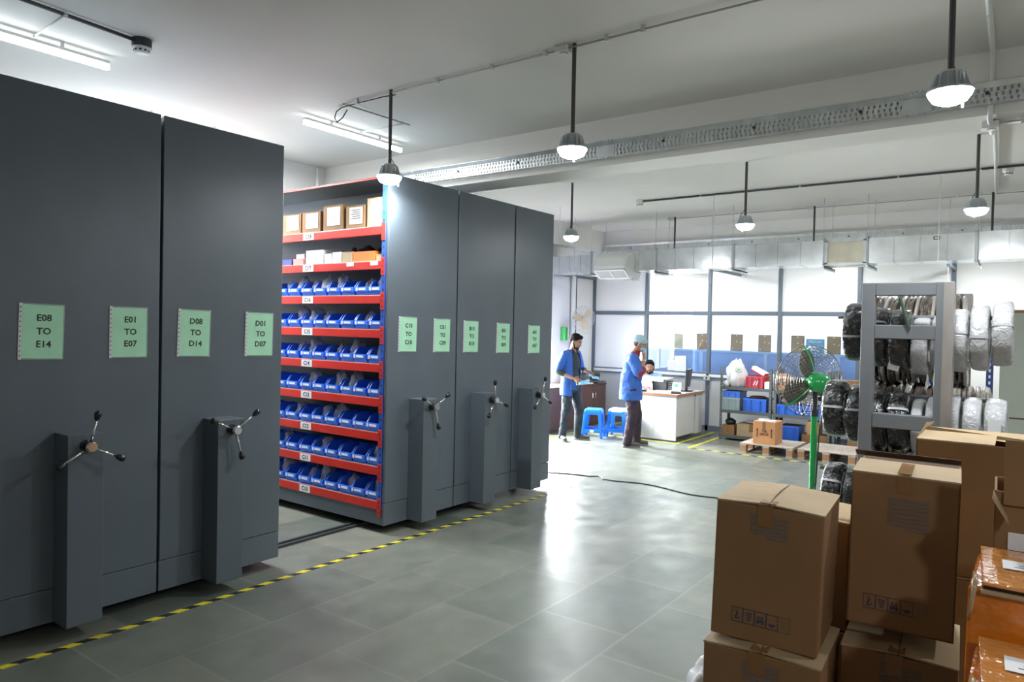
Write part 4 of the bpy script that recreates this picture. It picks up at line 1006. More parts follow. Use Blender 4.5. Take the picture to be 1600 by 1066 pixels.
# pallets
def pallet(label, loc, dx, dy, rz=0):
    t = thing('wooden_pallet', label, 'pallet', loc, rz, 'wooden pallets before the steel shelving'); n_ = 6
    for q in range(n_):
        a = dx/n_*q; MB().box(a+.004, a+dx/n_-.008, 0, dy, .122, .14).build('deck_board', WOOD, t, bevel=.002)
    for y in (0, dy/2-.045, dy-.09):
        MB().box(0, dx, y, y+.09, .10, .122).build('stringer_board', WOOD, t)
        for x in (0, dx/2-.05, dx-.1): MB().box(x+.002, x+.10, y+.002, y+.088, .018, .10).build('block', WOODO, t)
        MB().box(0, dx, y, y+.09, 0, .018).build('bottom_board', WOOD, t)
    return t
pallet('wooden pallet carrying the small carton marked THIS SIDE UP', (10.35, 2.70, 0), .74, .74)
pallet('empty wooden pallet behind the green fan pole', (10.37, 1.90, 0), .80, .74)
pallet('wooden pallet farther right behind the wrapped coils', (10.40, 1.08, 0), .80, .76)
t = carton('carton', 'small brown carton marked THIS SIDE UP standing on the left pallet', 'carton', (10.40, 2.955, .1405), .36, .315, .325, R(0), CARDY)
for y in (.055, .255):
    MB().box(-.003, -.001, y-.006, y+.006, .10, .21).add([(-.003, y-.014, .20), (-.003, y+.014, .20), (-.003, y, .235)], [(0, 1, 2)]).build('arrow_mark', INKRED, t)
text('THIS\nSIDE UP', .042, 'printing', INKRED, t, (-.003, .157, .165), FACE_MX, bold=.001, sx=.85)
tag(MB().box(0, .2, 0, .2, 0, .006).build('paper', WHITEP, loc=(10.48, 3.0, .467), rot=(0, 0, R(5))), 'white sheet lying on the carton marked THIS SIDE UP', 'paper')
tag(bag_mesh(83, .08, .08, .012, False).build('plastic_sheet', BAGC, smooth=True, loc=(10.62, 3.17, .467)), 'clear film on the carton marked THIS SIDE UP', 'plastic film')

# pedestal fan
FX, FYY = 6.83, 1.60
t = thing('pedestal_fan', 'large green industrial pedestal fan with a wire cage', 'fan', (FX, FYY, 0))
MB().lathe([(.30, 0), (.30, .02), (.06, .05), (.004, .05)], n=32).build('base', FANG, t, smooth=False)
MB().cyl((0, 0, .05), (0, 0, 1.02), .030, .030, 16).build('pole', FANG, t, smooth=False)
MB().cyl((0, 0, 1.02), (0, 0, 1.26), .02, n=12).cyl((0, 0, 1.0), (0, 0, 1.06), .034, n=14).build('upper_tube', BLACKM, t)
MB().cyl((.0, -.03, 1.16), (0, -.06, 1.16), .018, n=10).build('clamp_knob', BLACKP, t)
hd = bpy.data.objects.new('fan_head', None); col.objects.link(hd); hd.parent = t; hd.location = (.0, .0, 1.30); hd.rotation_euler = (0, R(-3), R(45))
def sub_build(hd):
    fan_head(hd, .325, .11, 13, 44, .0022, WIREG, BLADE, FANG, nb_rot=80, rib=(75, 195, 315))
    mo = MB().lathe([(.004, -.28), (.055, -.27), (.085, -.22), (.092, -.15), (.080, -.09), (.060, -.08), (.060, -.02)], (0, 0, 0), 'x', 24).build('motor', FANG, hd, smooth=True)
sub_build(hd)
# shift the whole head so the motor sits over the pole
hd.location = Vector((0, 0, 1.315)) + Vector((math.cos(R(45)), math.sin(R(45)), 0))*.10
bar('fan_cable', 'thin black cable lying across the bright floor to the green fan', 'cable',
    [(6.2, 5.6, .006), (7.0, 5.0, .006), (7.2, 4.70, .006), (7.32, 4.40, .006), (7.34, 4.22, .006), (7.42, 4.14, .006), (7.37, 4.05, .006), (7.30, 4.02, .01), (7.31, 3.87, .006), (7.36, 3.72, .006), (7.40, 3.58, .006), (7.39, 3.4, .006), (7.35, 3.25, .006), (7.29, 3.08, .006), (7.25, 2.91, .006), (7.27, 2.76, .006), (7.31, 2.62, .006), (7.35, 2.3, .006), (7.2, 1.95, .006)], .006, BLACKM)
MB().tube([(.0, -.05, 1.2), (.03, -.06, 1.1), (.02, -.05, .95), (-.01, -.045, .8), (-.02, -.04, .6), (-.03, -.035, .4), (-.06, .0, .2), (-.1, .05, .08)], .006, 6).build('power_cable', BLACKM, t)

# ------------------------------------------------------------------ coil rack
RX = 4.50
t = thing('coil_rack', 'grey welded steel rack with open rectangular frames holding wrapped coils', 'rack', (RX, .36, 0))
for i, (x, mt) in enumerate(((0, RACKG), (1.30, RACKG))):
    W = .455
    MB().box(x, x+.07, W-.068, W, 0, 2.045).build('post', mt, t, bevel=.004)
    MB().box(x, x+.012, 0, .085, 0, 2.045).build('post', mt, t, bevel=.003)
    MB().box(x-.003, x+.09, .0, .050, 0, 2.04).build('post_flange', RACKL, t)
    for (z0, z1) in ((1.972, 2.045), (1.728, 1.807), (1.222, 1.304), (.45, .53)): MB().box(x+.004, x+.066, .085 if z0 != 1.972 else .085, W-.068, z0, z1).build('cross_member', mt, t, bevel=.004)
for z in (1.76, 1.26, .50): MB().box(.066, 1.30, .215, .265, z-.03, z+.03).build('side_rail', RACKG, t)
TI = [(4.80, 1.857, .11, 1.00), (4.80, 1.392, .13, 1.02), (4.80, .905, .3, 1.08), (5.46, 1.79, .34, .98), (5.46, 1.215, .2, 1.0)]
for (x, z, y0, y1) in TI:
    MB().cyl((x-RX, y0-.36, z), (x-RX, y1-.36, z), .012, n=10).build('coil_bar', RACKG, t)
    zz = min([1.76, 1.26, .50], key=lambda q: abs(q-z) if q < z else 9)
    MB().box(x-RX-.015, x-RX+.015, .225, .255, zz+.02, z).build('bar_support', RACKG, t)
MB().box(.72, 1.28, .18, .21, 1.16, 1.20).build('inner_brace', RACKG, t)
t2 = tag(MB().cyl((0, 0, 0), (-.02, .045, .165), .009, n=10).build('rod', mat('green_rod', (.05, .085, .06), .4), loc=(RX-.002, .572, 1.807-.012)), 'green rod leaning on the cross member of the coil rack', 'rod')
def coil(label, y0, y1, zc, r, material, x=4.80, rin=.095, seed=0, tilt=0, rough=.012, band=None, group='wrapped coils on the steel rack', nA=56):
    t = thing('wrapped_coil', label, 'wrapped coil', (x, (y0+y1)/2, zc), 0, group); t.rotation_euler = (R(tilt), 0, 0)
    hw = (y1-y0)/2; prof = []; rr = min(hw*.72, (r-rin)*.45); NP = 18
    cxr = (r+rin)/2; hr = (r-rin)/2
    for k_ in range(NP):
        a = 2*math.pi*k_/NP; c, s_ = math.cos(a), math.sin(a); e = .55
        prof.append((cxr+hr*math.copysign(abs(c)**e, c), hw*math.copysign(abs(s_)**e, s_)))
    m_ = MB(); vs = []
    for (pr, ph) in prof:
        for i in range(nA):
            a = 2*math.pi*i/nA; d = Vector((math.cos(a), 0, math.sin(a)))
            nz = noise.noise(Vector((d.x*3, ph*16+seed*5, d.z*3)))*rough+noise.noise(Vector((d.x*11, ph*40+seed*3, d.z*11)))*rough*.5
            vs.append((d.x*(pr+nz), ph+nz*.5, d.z*(pr+nz)))
    fs = []
    for j in range(NP):
        k_ = (j+1) % NP; fs += [(j*nA+i, j*nA+(i+1) % nA, k_*nA+(i+1) % nA, k_*nA+i) for i in range(nA)]
    m_.add(vs, fs); m_.build('coil_body', material, t, smooth=True)
    for ba in (band or []):
        b = MB(); ring = []
        for k_ in range(NP):
            p = prof[k_]; q = p[0]+.004*(1 if p[0] > cxr else -1); ring.append((q, p[1]*1.04))
        d = Vector((math.cos(R(ba)), 0, math.sin(R(ba)))); tn = Vector((-d.z, 0, d.x))*.007; pts = []
        A = [d*q+Vector((0, h_, 0))-tn for q, h_ in ring]; B = [d*q+Vector((0, h_, 0))+tn for q, h_ in ring]
        b.add(A+B, [(i, (i+1) % NP, NP+(i+1) % NP, NP+i) for i in range(NP)]); b.build('film_band', mat('film_band', (.45, .46, .48), .2), t, smooth=True)
    return t
S_ = 1.067
def zc_(z0, z1): return 1.75+((z0+z1)/2-1.75)*S_
def rr_(z0, z1): return (z1-z0)/2*S_
CO = [  # y range and z range seen at the frame's distance, colour, label
 (.888, .782, 1.595, 1.930, 'b', 'black film-wrapped coil at the left end of the top bar', [188]),
 (.752, .662, 1.57, 1.905, 'b', 'black film-wrapped coil second from the left on the top bar', [150]),
 (.656, .556, 1.545, 1.895, 'b', 'black film-wrapped coil with a white paper tag on the top bar', []),
 (.548, .462, 1.535, 1.850, 'w', 'white film-wrapped coil beside the black ones on the top bar, inside the frame', []),
 (.456, .376, 1.555, 1.862, 'w', 'white film-wrapped coil behind the right post on the top bar', []),
 (.368, .284, 1.56, 1.895, 'w', 'white film-wrapped coil just right of the rack post on the top bar', [165]),
 (.280, .192, 1.57, 1.918, 'w', 'white film-wrapped coil second from the right end of the top bar', [178]),
 (.186, .092, 1.60, 1.940, 'w', 'large white film-wrapped coil at the right end of the top bar', [165]),
 (.985, .868, 1.150, 1.480, 'b', 'black film-wrapped coil at the left end of the middle bar', [172]),
 (.862, .762, 1.125, 1.462, 'b', 'black film-wrapped coil second from the left on the middle bar', [168]),
 (.752, .660, 1.10, 1.443, 'b', 'black film-wrapped coil just inside the left post on the middle bar', []),
 (.652, .545, 1.11, 1.432, 'b', 'crumpled black film-wrapped coil in the centre of the middle bar', [150]),
 (.538, .478, 1.10, 1.405, 'w', 'narrow white coil next to the black ones on the middle bar', []),
 (.472, .402, 1.11, 1.42, 'w', 'narrow white coil near the right post on the middle bar', []),
 (.380, .310, 1.12, 1.435, 'w', 'white coil just right of the rack post on the middle bar', []),
 (.302, .215, 1.12, 1.428, 'w', 'white film-wrapped coil with creases, second from the right on the middle bar', []),
 (.208, .108, 1.125, 1.430, 'w', 'white film-wrapped coil with a sheet inside at the right end of the middle bar', []),
 (.980, .872, .665, .998, 'b', 'black film-wrapped coil at the left end of the lowest bar', [150]),
 (.866, .768, .66, .985, 'b', 'black film-wrapped coil second from the left on the lowest bar', []),
 (.752, .68, .78, 1.10, 'b', 'black coil just inside the left post on the lowest bar', []),
 (.672, .58, .76, 1.095, 'b', 'black coil with a pale band in the centre of the lowest bar', [165]),
 (.565, .50, .80, 1.10, 'w', 'white coil on the lowest bar behind the open carton', [])]
for i, (y1, y0, z0, z1, c, lb, bands) in enumerate(CO):
    ct = coil(lb, y0*S_+.002, y1*S_-.002, zc_(z0, z1), rr_(z0, z1), WRAPB if c == 'b' else WRAPW, seed=i, tilt=random.uniform(-1.5, 1.5), rough=.0045 if c == 'b' else .0035, band=bands)
    if i == 2: MB().box(-.172, -.170, -.035, .025, -.13, -.05).build('paper_tag', WHITEP, ct, rot=(R(15), R(-18), 0)).location = (.02, 0, 0)
    if i == 16: MB().box(-.170, -.168, -.03, .03, -.06, .06).build('paper_sheet', WHITEP, ct).location = (-.004, 0, 0)
# thin coils on the rear bars
proto = coil('x', -.014, .014, 0, .30, SPOOL, x=5.46, rin=.085, seed=90, rough=.012, group='thin coils on the rear bars', nA=40)
proto2 = coil('x', -.014, .014, 0, .30, SPOOLW, x=5.46, rin=.085, seed=91, rough=.010, group='thin coils on the rear bars', nA=40)
first = {id(proto): True, id(proto2): True}
for row, (zc, ya, yb, n_) in enumerate(((1.715, .37, .90, 19), (1.14, .22, .90, 23))):
    for q in range(n_):
        y = yb-(yb-ya)*q/(n_-1); pr = proto if (q < n_*.62) else proto2
        if row == 0: pr = proto if q % 3 else proto2
        ro = (R(random.uniform(-4, 4)), 0, R(random.uniform(-3, 3)))
        lb = 'thin coil on the %s rear bar, %d from the left end' % (['upper', 'lower'][row], q+1)
        lb = ['thin brown or beige coil packed on the upper rear bar of the rack', 'thin coil packed on the lower rear bar of the rack'][row]
        z = zc+random.uniform(-.012, .012)
        if first[id(pr)]:
            first[id(pr)] = False; pr.location = (5.46, y, z); pr.rotation_euler = ro; pr['label'] = lb; pr['group'] = lb
        else: dup(pr, (5.46, y, z), None, lb, lb, rot=ro)
# behind the rack
t = thing('steel_cupboard', 'large pale green steel cupboard behind the coils at the right edge', 'cupboard', (7.0, -1.4, 0))
MB().box(0, .5, 0, 1.635, .05, 1.955).build('cupboard_body', PALEG, t, bevel=.004)
MB().box(-.012, .51, -.01, 1.645, 1.955, 1.972).build('wooden_top', DESKE, t)
MB().box(-.004, 0, .01, .81, .10, 1.94).build('door', PALEG, t); MB().box(-.004, 0, .82, 1.625, .10, 1.94).build('door', PALEG, t)
MB().box(-.007, -.004, .9, 1.56, 1.098, 1.108).build('dark_seam', CARDD, t)
MB().box(.02, .48, .02, 1.6, 0, .05).build('plinth', BLACKM, t)
t = thing('slotted_upright', 'blue slotted steel upright standing left of the pale green cupboard', 'upright', (7.25, .285, 0))
MB().box(0, .003, 0, .05, 0, 1.72).box(0, .05, 0, .003, 0, 1.72).build('upright_angle', mat('navy_paint', (.03, .05, .22), .4), t)
s = MB()
for q in range(32): s.box(-.001, 0, .018, .032, .05+q*.052, .075+q*.052)
s.build('slots', PIPEW, t)

# ------------------------------------------------------------------ foreground cartons
def marks(t, w, h, ty, tz, rows=6, icons=True):
    """faded printed block and a row of handling symbols on the face towards -x"""
    s = MB()
    for q in range(rows): s.box(-.0022, -.0012, ty, ty+.125 if q else ty+.07, tz+q*.0145, tz+q*.0145+.0085)
    s.build('printed_block', INKGREY2, t)
    if not icons: return
    iw = .0395; y0 = w*.25; z0 = .062; hh = .052
    for q in range(5):   # from the left of the picture (larger y) to the right
        yl = y0+iw*(4-q); f = MB(); e = .0016
        f.box(-.0022, -.0012, yl, yl+iw, z0, z0+e).box(-.0022, -.0012, yl, yl+iw, z0+hh-e, z0+hh).box(-.0022, -.0012, yl, yl+e, z0, z0+hh).box(-.0022, -.0012, yl+iw-e, yl+iw, z0, z0+hh)
        c = yl+iw/2
        def P(*pts): f.add([(-.0022, c+a, z0+b) for a, b in pts], [tuple(range(len(pts)))])
        if q == 0:
            P((.010, .010), (-.004, .010), (-.010, .018), (-.006, .020), (-.002, .014), (.010, .014)); P((.008, .016), (.002, .016), (-.004, .034), (.002, .036)); P((.0, .036), (.006, .036), (.006, .042), (0, .042))
        if q == 1:
            for k_ in range(4): P((.012-.002*k_, .040-.008*k_), (-.012+.002*k_, .040-.008*k_), (-.012+.002*k_, .036-.008*k_), (.012-.002*k_, .036-.008*k_))
        if q == 2:
            for sg in (-1, 1): P((sg*.012, .010), (sg*.004, .010), (sg*.006, .026), (sg*.012, .024)); P((sg*.010, .028), (sg*.003, .028), (sg*.005, .038), (sg*.009, .038))
            P((.006, .016), (-.006, .016), (0, .032))
        if q == 3: P((.013, .020), (-.013, .020), (-.006, .010), (.006, .010))
        if q == 4:
            for k_ in range(3): P((.010, .014+.010*k_), (-.010, .014+.010*k_), (-.010, .0165+.010*k_), (.010, .0165+.010*k_))
        f.build('handling_symbol', INKBLUE if q != 4 else INKGREY2, t)
INKGREY2 = mat('faded_grey_ink', (.16, .125, .10), .8)
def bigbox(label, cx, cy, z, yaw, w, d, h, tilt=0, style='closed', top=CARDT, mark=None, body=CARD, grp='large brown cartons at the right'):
    """cx,cy = front-left-bottom corner seen from the camera; yaw as azimuth of the front edge, left to right"""
    a = R(yaw); ex = Vector((math.cos(a), math.sin(a), 0))     # towards picture right
    org = Vector((cx, cy, z))+ex*w
    t = thing('carton', label, 'carton', org, 0, grp); t.rotation_euler = Euler((R(tilt), 0, a+R(90)))
    sh = MB(); th = .006
    if style == 'closed':
        MB().box(0, d, 0, w, 0, h-.005).build('carton_body', body, t, bevel=.006)
        # two long flaps that nearly meet, slightly bowed
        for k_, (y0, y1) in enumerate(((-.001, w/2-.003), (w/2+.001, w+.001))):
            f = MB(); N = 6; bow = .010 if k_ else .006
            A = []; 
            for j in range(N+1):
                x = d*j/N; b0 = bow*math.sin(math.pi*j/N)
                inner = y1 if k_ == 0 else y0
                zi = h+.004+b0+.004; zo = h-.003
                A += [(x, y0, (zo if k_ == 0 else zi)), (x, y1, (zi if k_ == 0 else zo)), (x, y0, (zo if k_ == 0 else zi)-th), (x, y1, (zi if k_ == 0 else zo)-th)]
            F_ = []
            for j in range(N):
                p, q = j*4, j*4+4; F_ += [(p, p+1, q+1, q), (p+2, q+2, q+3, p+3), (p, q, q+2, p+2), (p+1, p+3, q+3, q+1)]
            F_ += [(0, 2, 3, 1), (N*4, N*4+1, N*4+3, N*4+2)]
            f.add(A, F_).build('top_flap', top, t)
        MB().box(-.0035, -.001, w*.455, w*.60, h-.075, h+.0).build('packing_tape', TAPE, t)
        MB().box(-.002, d*.28, w*.44, w*.585, h+.0075, h+.0095).build('packing_tape', TAPE, t)
    else:
        b = MB().box(0, d, 0, w, 0, th).box(0, th, 0, w, 0, h).box(d-th, d, 0, w, 0, h).box(0, d, 0, th, 0, h).box(0, d, w-th, w, 0, h)
        b.build('carton_body', body, t)
    if mark: marks(t, w, h, *mark)
    return t
A_ = bigbox('nearest brown carton with blue handling symbols, closed top, leaning slightly', 2.519, .927, .648, -85.3, .361, .38, .492, 1.5, mark=(.115, .375))
bigbox('brown carton directly under the nearest one with blue handling symbols', 2.470, .932, .150, -86.5, .392, .40, .494, 0, mark=(.13, .375, 6, False))
B_ = bigbox('tall brown carton with a partly open taped top, behind the nearest carton', 2.82, .532, .702, -85.8, .335, .40, .55, .8, style='open', mark=(.09, .36, 8))
w, dd, h = .335, .40, .55
MB().hexa([(-.002, 0, h-.004), (dd*.62, 0, h+.004), (dd*.62, w, h+.004), (-.002, w, h-.004)], [(-.002, 0, h+.002), (dd*.62, 0, h+.010), (dd*.62, w, h+.010), (-.002, w, h+.002)]).build('front_flap', CARDT, B_)
MB().box(.0, dd*.62, w*.44, w*.57, h+.008, h+.0095).build('packing_tape', TAPE, B_, rot=(0, 0, 0))
MB().box(-.0035, -.001, w*.44, w*.57, h-.06, h).build('packing_tape', TAPE, B_)
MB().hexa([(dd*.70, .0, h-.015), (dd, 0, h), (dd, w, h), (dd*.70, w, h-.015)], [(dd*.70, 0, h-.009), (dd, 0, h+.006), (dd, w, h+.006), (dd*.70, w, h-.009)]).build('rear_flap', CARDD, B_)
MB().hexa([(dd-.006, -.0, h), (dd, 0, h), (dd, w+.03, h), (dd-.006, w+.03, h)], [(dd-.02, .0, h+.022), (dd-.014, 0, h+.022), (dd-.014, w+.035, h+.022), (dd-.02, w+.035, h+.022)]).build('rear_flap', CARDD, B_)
bigbox('brown carton under the tall carton with the partly open top', 2.765, .535, .205, -86, .36, .44, .492, 0, mark=(.11, .36, 7, False))
C_ = bigbox('big brown carton with raised open flaps behind the tall carton', 3.60, .415, .72, -89.5, .72, .55, .572, 0, style='open')
w, dd, h = .72, .55, .572
MB().hexa([(0, w*.60, h), (dd*.45, w*.60, h+.012), (dd*.45, w, h+.012), (0, w, h)], [(0, w*.60, h+.006), (dd*.45, w*.60, h+.018), (dd*.45, w, h+.018), (0, w, h+.006)]).build('front_flap', CARDT, C_)
MB().hexa([(dd, 0, h-.01), (dd, w, h-.01), (dd-.30, w, h+.012), (dd-.30, 0, h-.03)], [(dd, 0, h), (dd, w, h), (dd-.30, w-.02, h+.035), (dd-.24, 0, h-.02)]).build('rear_flap', CARDT, C_)
MB().add([(0, w, h), (dd, w, h), (dd, w-.02, h+.03), (.0, w-.002, h+.008), (dd*.5, w-.01, h+.05)], [(0, 1, 2, 4, 3)]).build('side_flap', CARDT, C_)
s = MB(); s.box(-.002, -.001, w*.50, w*.503, .03, .32).box(-.002, -.001, w*.38, w*.50, .317, .32); s.build('printed_frame', INKGREY2, C_)
bigbox('lower brown carton under the big open one', 3.60, .42, .15, -89.5, .72, .55, .565, 0)
bigbox('brown carton standing low behind the nearest carton, its pale top just showing', 3.02, .93, .58, -88, .36, .34, .43, 0)
bigbox('brown carton at the bottom behind the nearest stack', 3.02, .93, .15, -88, .36, .34, .425, 0)
E_ = bigbox('brown carton at the right edge with one flap folded out and a white label', 2.50, .085, .75, -88, .45, .26, .555, 0, style='open', grp='large brown cartons at the right')
w, dd, h = .45, .26, .555
MB().hexa([(-.004, w, h-.003), (-.004, w-.032, h-.070), (-.05, w-.036, h-.085), (-.05, w+.004, h-.018)], [(.0, w+.002, h+.002), (.0, w-.028, h-.064), (-.046, w-.032, h-.079), (-.046, w+.006, h-.012)]).build('side_flap', CARDT, E_)
MB().hexa([(-.012, 0, h-.035), (-.006, 0, h-.035), (-.006, w-.022, h-.035), (-.012, w-.022, h-.035)], [(-.004, 0, h+.15), (.002, 0, h+.15), (.002, w-.022, h+.15), (-.004, w-.022, h+.15)]).build('front_flap', CARD, E_)
MB().box(-.004, -.002, w-.10, w-.035, h-.165, h-.115).build('white_label', WHITEP, E_)
bigbox('brown carton under the one with a white label at the right edge', 2.50, .085, .15, -88, .45, .26, .595, 0, grp='large brown cartons at the right')
def orange(label, cx, cy, z, w, d, h, lab_z):
    t = thing('orange_carton', label, 'carton', (cx, cy-w, z), 0, 'orange film-wrapped cartons')
    MB().hexa([(.0, 0, 0), (d, 0, 0), (d, w+.012, 0), (.0, w+.016, 0)], [(.006, 0, h-.022), (d, 0, h-.022), (d, w+.010, h-.022), (.006, w+.012, h-.022)]).build('carton_body', ORANGE, t, bevel=.010)
    MB().box(.010, .02, 0, w-.02, h-.024, h-.010).build('dark_gap', CARDD, t)
    MB().hexa([(-.006, 0, h-.034), (.006, 0, h-.034), (.006, w-.014, h-.034), (-.006, w-.014, h-.034)], [(-.008, 0, h-.024), (.008, 0, h-.024), (.008, w-.014, h-.024), (-.008, w-.014, h-.024)]).build('flap_lip', CARDT, t, bevel=.002)
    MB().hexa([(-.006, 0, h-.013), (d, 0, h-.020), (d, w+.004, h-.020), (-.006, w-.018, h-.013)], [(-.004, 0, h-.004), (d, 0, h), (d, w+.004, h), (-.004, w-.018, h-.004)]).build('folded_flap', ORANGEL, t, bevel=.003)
    MB().tube([(d*.2, w+.004, h-.006), (.04, w-.002, h-.006), (.006, w-.002, h-.012), (-.003, w-.0, h-.035), (-.003, w+.004, h-.075), (.004, w+.010, h-.11)], [.003, .005, .007, .006, .005, .002], 8).build('film_corner', mat('film_edge', (.42, .30, .17), .15), t, smooth=True)
    l = MB().box(0, .085, 0, .11, 0, .0008).build('paper_label', WHITEP, t, loc=(d*.42, w-.165, h+.0005), rot=(0, 0, R(3)))
    s = MB()
    for q in range(3): s.box(.022+.018*q, .026+.018*q, .02+.008*q, .085-.01*q, .0008, .0012)
    s.build('scribble', INK, l)
    return t
orange('upper orange film-wrapped carton with a white label at the right edge', 2.10, .108, .76, .42, .34, .393, 0)
orange('lower orange film-wrapped carton nearest the camera at the bottom right corner', 1.775, .090, .66, .42, .30, .362, 0)
for (cx, z0, z1, dd, lb) in ((2.10, .15, .758, .34, 'orange carton underneath the upper orange carton'), (1.775, .15, .658, .30, 'orange carton underneath the lower orange carton')):
    tag(MB().box(0, dd, 0, .42, 0, z1-z0).build('orange_carton', ORANGE, loc=(cx, -.312 if cx > 2 else -.33, z0), bevel=.01), lb, 'carton')
def bigpallet(label, x, y, dx, dy): 
    t = pallet(label, (x, y, 0), dx, dy); t['group'] = 'wooden pallets under the foreground cartons'; return t
bigpallet('wooden pallet under the nearest brown cartons', 2.42, .10, 1.0, .86)
bigpallet('wooden pallet under the orange cartons', 1.70, -.40, .71, .48)
bigpallet('wooden pallet under the right-hand brown cartons', 2.44, -.42, .9, .50)
bigpallet('wooden pallet under the big open carton', 3.56, -.35, .64, .80)
tag(bag_mesh(95, .13, .10, .19, False).build('foam_sheet', mat('white_foam', (.75, .76, .78), .5), smooth=True, loc=(2.98, 1.09, 0)), 'crumpled white foam sheet on the floor left of the nearest cartons', 'foam sheet')
for o_ in [o for o in bpy.data.objects if o.get('label', '').startswith('brown carton under the tall carton')]: o_.location.z = .15; 

# ------------------------------------------------------------------ people
def hand(mb, wrist, d, pn, s=1.0, curl=.5, side=1):
    """d: direction of the hand, pn: palm normal"""
    d = Vector(d).normalized(); pn = Vector(pn); pn = (pn-d*pn.dot(d)).normalized(); lat = d.cross(pn)*side; w = Vector(wrist)
    k = w+d*.085*s
    for j in range(5):
        f = j/4; mb.ell(w+d*.085*s*f, ((.022+.016*f)*s*.8, (.022+.016*f)*s*.8, .022*s*.8), 10, 6)
    for j in range(4):
        mb.limb(w+d*.01, k+lat*(-.030+.020*j)*s, .013*s, .0105*s, 8)
    L = (.062, .072, .068, .052)
    for j in range(4):
        p = k+lat*(-.030+.020*j)*s; dd = d
        for seg in range(3):
            a = curl*(.45+.35*seg); dn = (dd*math.cos(a)+pn*math.sin(a)).normalized()
            q = p+dn*L[j]*s*(.45, .32, .26)[seg]; mb.limb(p, q, (.0098-.0012*seg)*s, (.0088-.0012*seg)*s, 8); p = q; dd = dn
    p = w+d*.025*s-lat*.022*s; q = p+(d*.6-lat*.7+pn*.35).normalized()*.042*s; mb.limb(p, q, .0125*s, .0105*s, 8)
    mb.limb(q, q+(d*.85-lat*.1+pn*.4).normalized()*.034*s, .0105*s, .0085*s, 8)
def head(t, c, yaw, pitch, hair='short', beard=False):
    """head group: skin parts are returned as a builder to be fused with the body"""
    M = Matrix.Translation(Vector(c)) @ Matrix.Rotation(R(yaw), 4, 'Z') @ Matrix.Rotation(R(pitch), 4, 'Y')
    mb = MB()
    def e(p, r, n=16, k=10): mb.ell(p, r, n, k)
    e((0, 0, .02), (.094, .074, .098)); e((.028, 0, -.045), (.066, .056, .068)); e((.052, 0, -.082), (.034, .034, .028))
    e((.062, 0, .03), (.032, .052, .03)); e((.070, 0, -.055), (.020, .026, .016))
    for s in (-1, 1): e((.055, s*.036, -.025), (.030, .024, .028)); e((.0, s*.078, -.005), (.018, .009, .032)); e((.074, s*.028, .022), (.016, .022, .009))
    mb.limb((.088, 0, .016), (.106, 0, -.020), .009, .0145, 10); e((.098, .013, -.025), (.011, .009, .008)); e((.098, -.013, -.025), (.011, .009, .008))
    mb.xf(M)
    parts = []
    def part(b, name, m_, vox=None): b.xf(M); o = b.build(name, m_, t, smooth=True); 
    for s in (-1, 1):
        part(MB().ell((.083, s*.030, .004), (.010, .013, .007), 12, 8), 'eye', EYEW); part(MB().ell((.0915, s*.030, .003), (.004, .0055, .0055), 10, 6), 'iris', BLACKP)
        part(MB().tube([(.088, s*.012, .022), (.092, s*.028, .027), (.080, s*.048, .020)], [.004, .005, .003], 6), 'eyebrow', HAIR)
    part(MB().tube([(.084, -.022, -.054), (.092, 0, -.052), (.084, .022, -.054)], [.003, .0065, .003], 6), 'mouth', LIP)
    h = MB()
    def he(p, r): h.ell(p, r, 18, 12)
    if hair != 'net':
        he((-.012, 0, .052), (.094, .081, .082)); he((-.045, 0, .015), (.064, .076, .080)); he((.045, 0, .095), (.050, .062, .030)); he((.0, .066, .035), (.03, .014, .035)); he((.0, -.066, .035), (.03, .014, .035))
        h.xf(M); o = h.build('hair', HAIR, t); remesh(o, .006, 2, .010, .02)
    else:
        he((-.045, 0, -.005), (.062, .074, .055)); h.xf(M); o = h.build('hair', mat('greying_hair', (.10, .09, .09), .7), t); remesh(o, .006, 2)
        n_ = MB(); n_.ell((-.010, 0, .060), (.108, .092, .078), 20, 14); n_.ell((-.05, 0, .045), (.075, .085, .07), 18, 12); n_.ell((.055, 0, .058), (.056, .070, .036), 16, 10)
        n_.xf(M); o = n_.build('hair_net', NETB, t); remesh(o, .006, 2, .012, .02)
    if beard:
        b = MB()
        for s in (-1, 1): b.limb((.012, s*.066, -.03), (.045, s*.042, -.085), .011, .014, 8); b.limb((.045, s*.042, -.085), (.082, 0, -.100), .014, .015, 8)
        b.limb((.086, -.020, -.040), (.086, .020, -.040), .0055, .0055, 8); b.limb((.088, 0, -.072), (.084, 0, -.095), .010, .016, 8)
        for s in (-1, 1): b.limb((.086, s*.022, -.042), (.074, s*.034, -.075), .006, .010, 8)
        b.xf(M); o = b.build('beard', HAIR, t); remesh(o, .005, 1)
    return mb, M
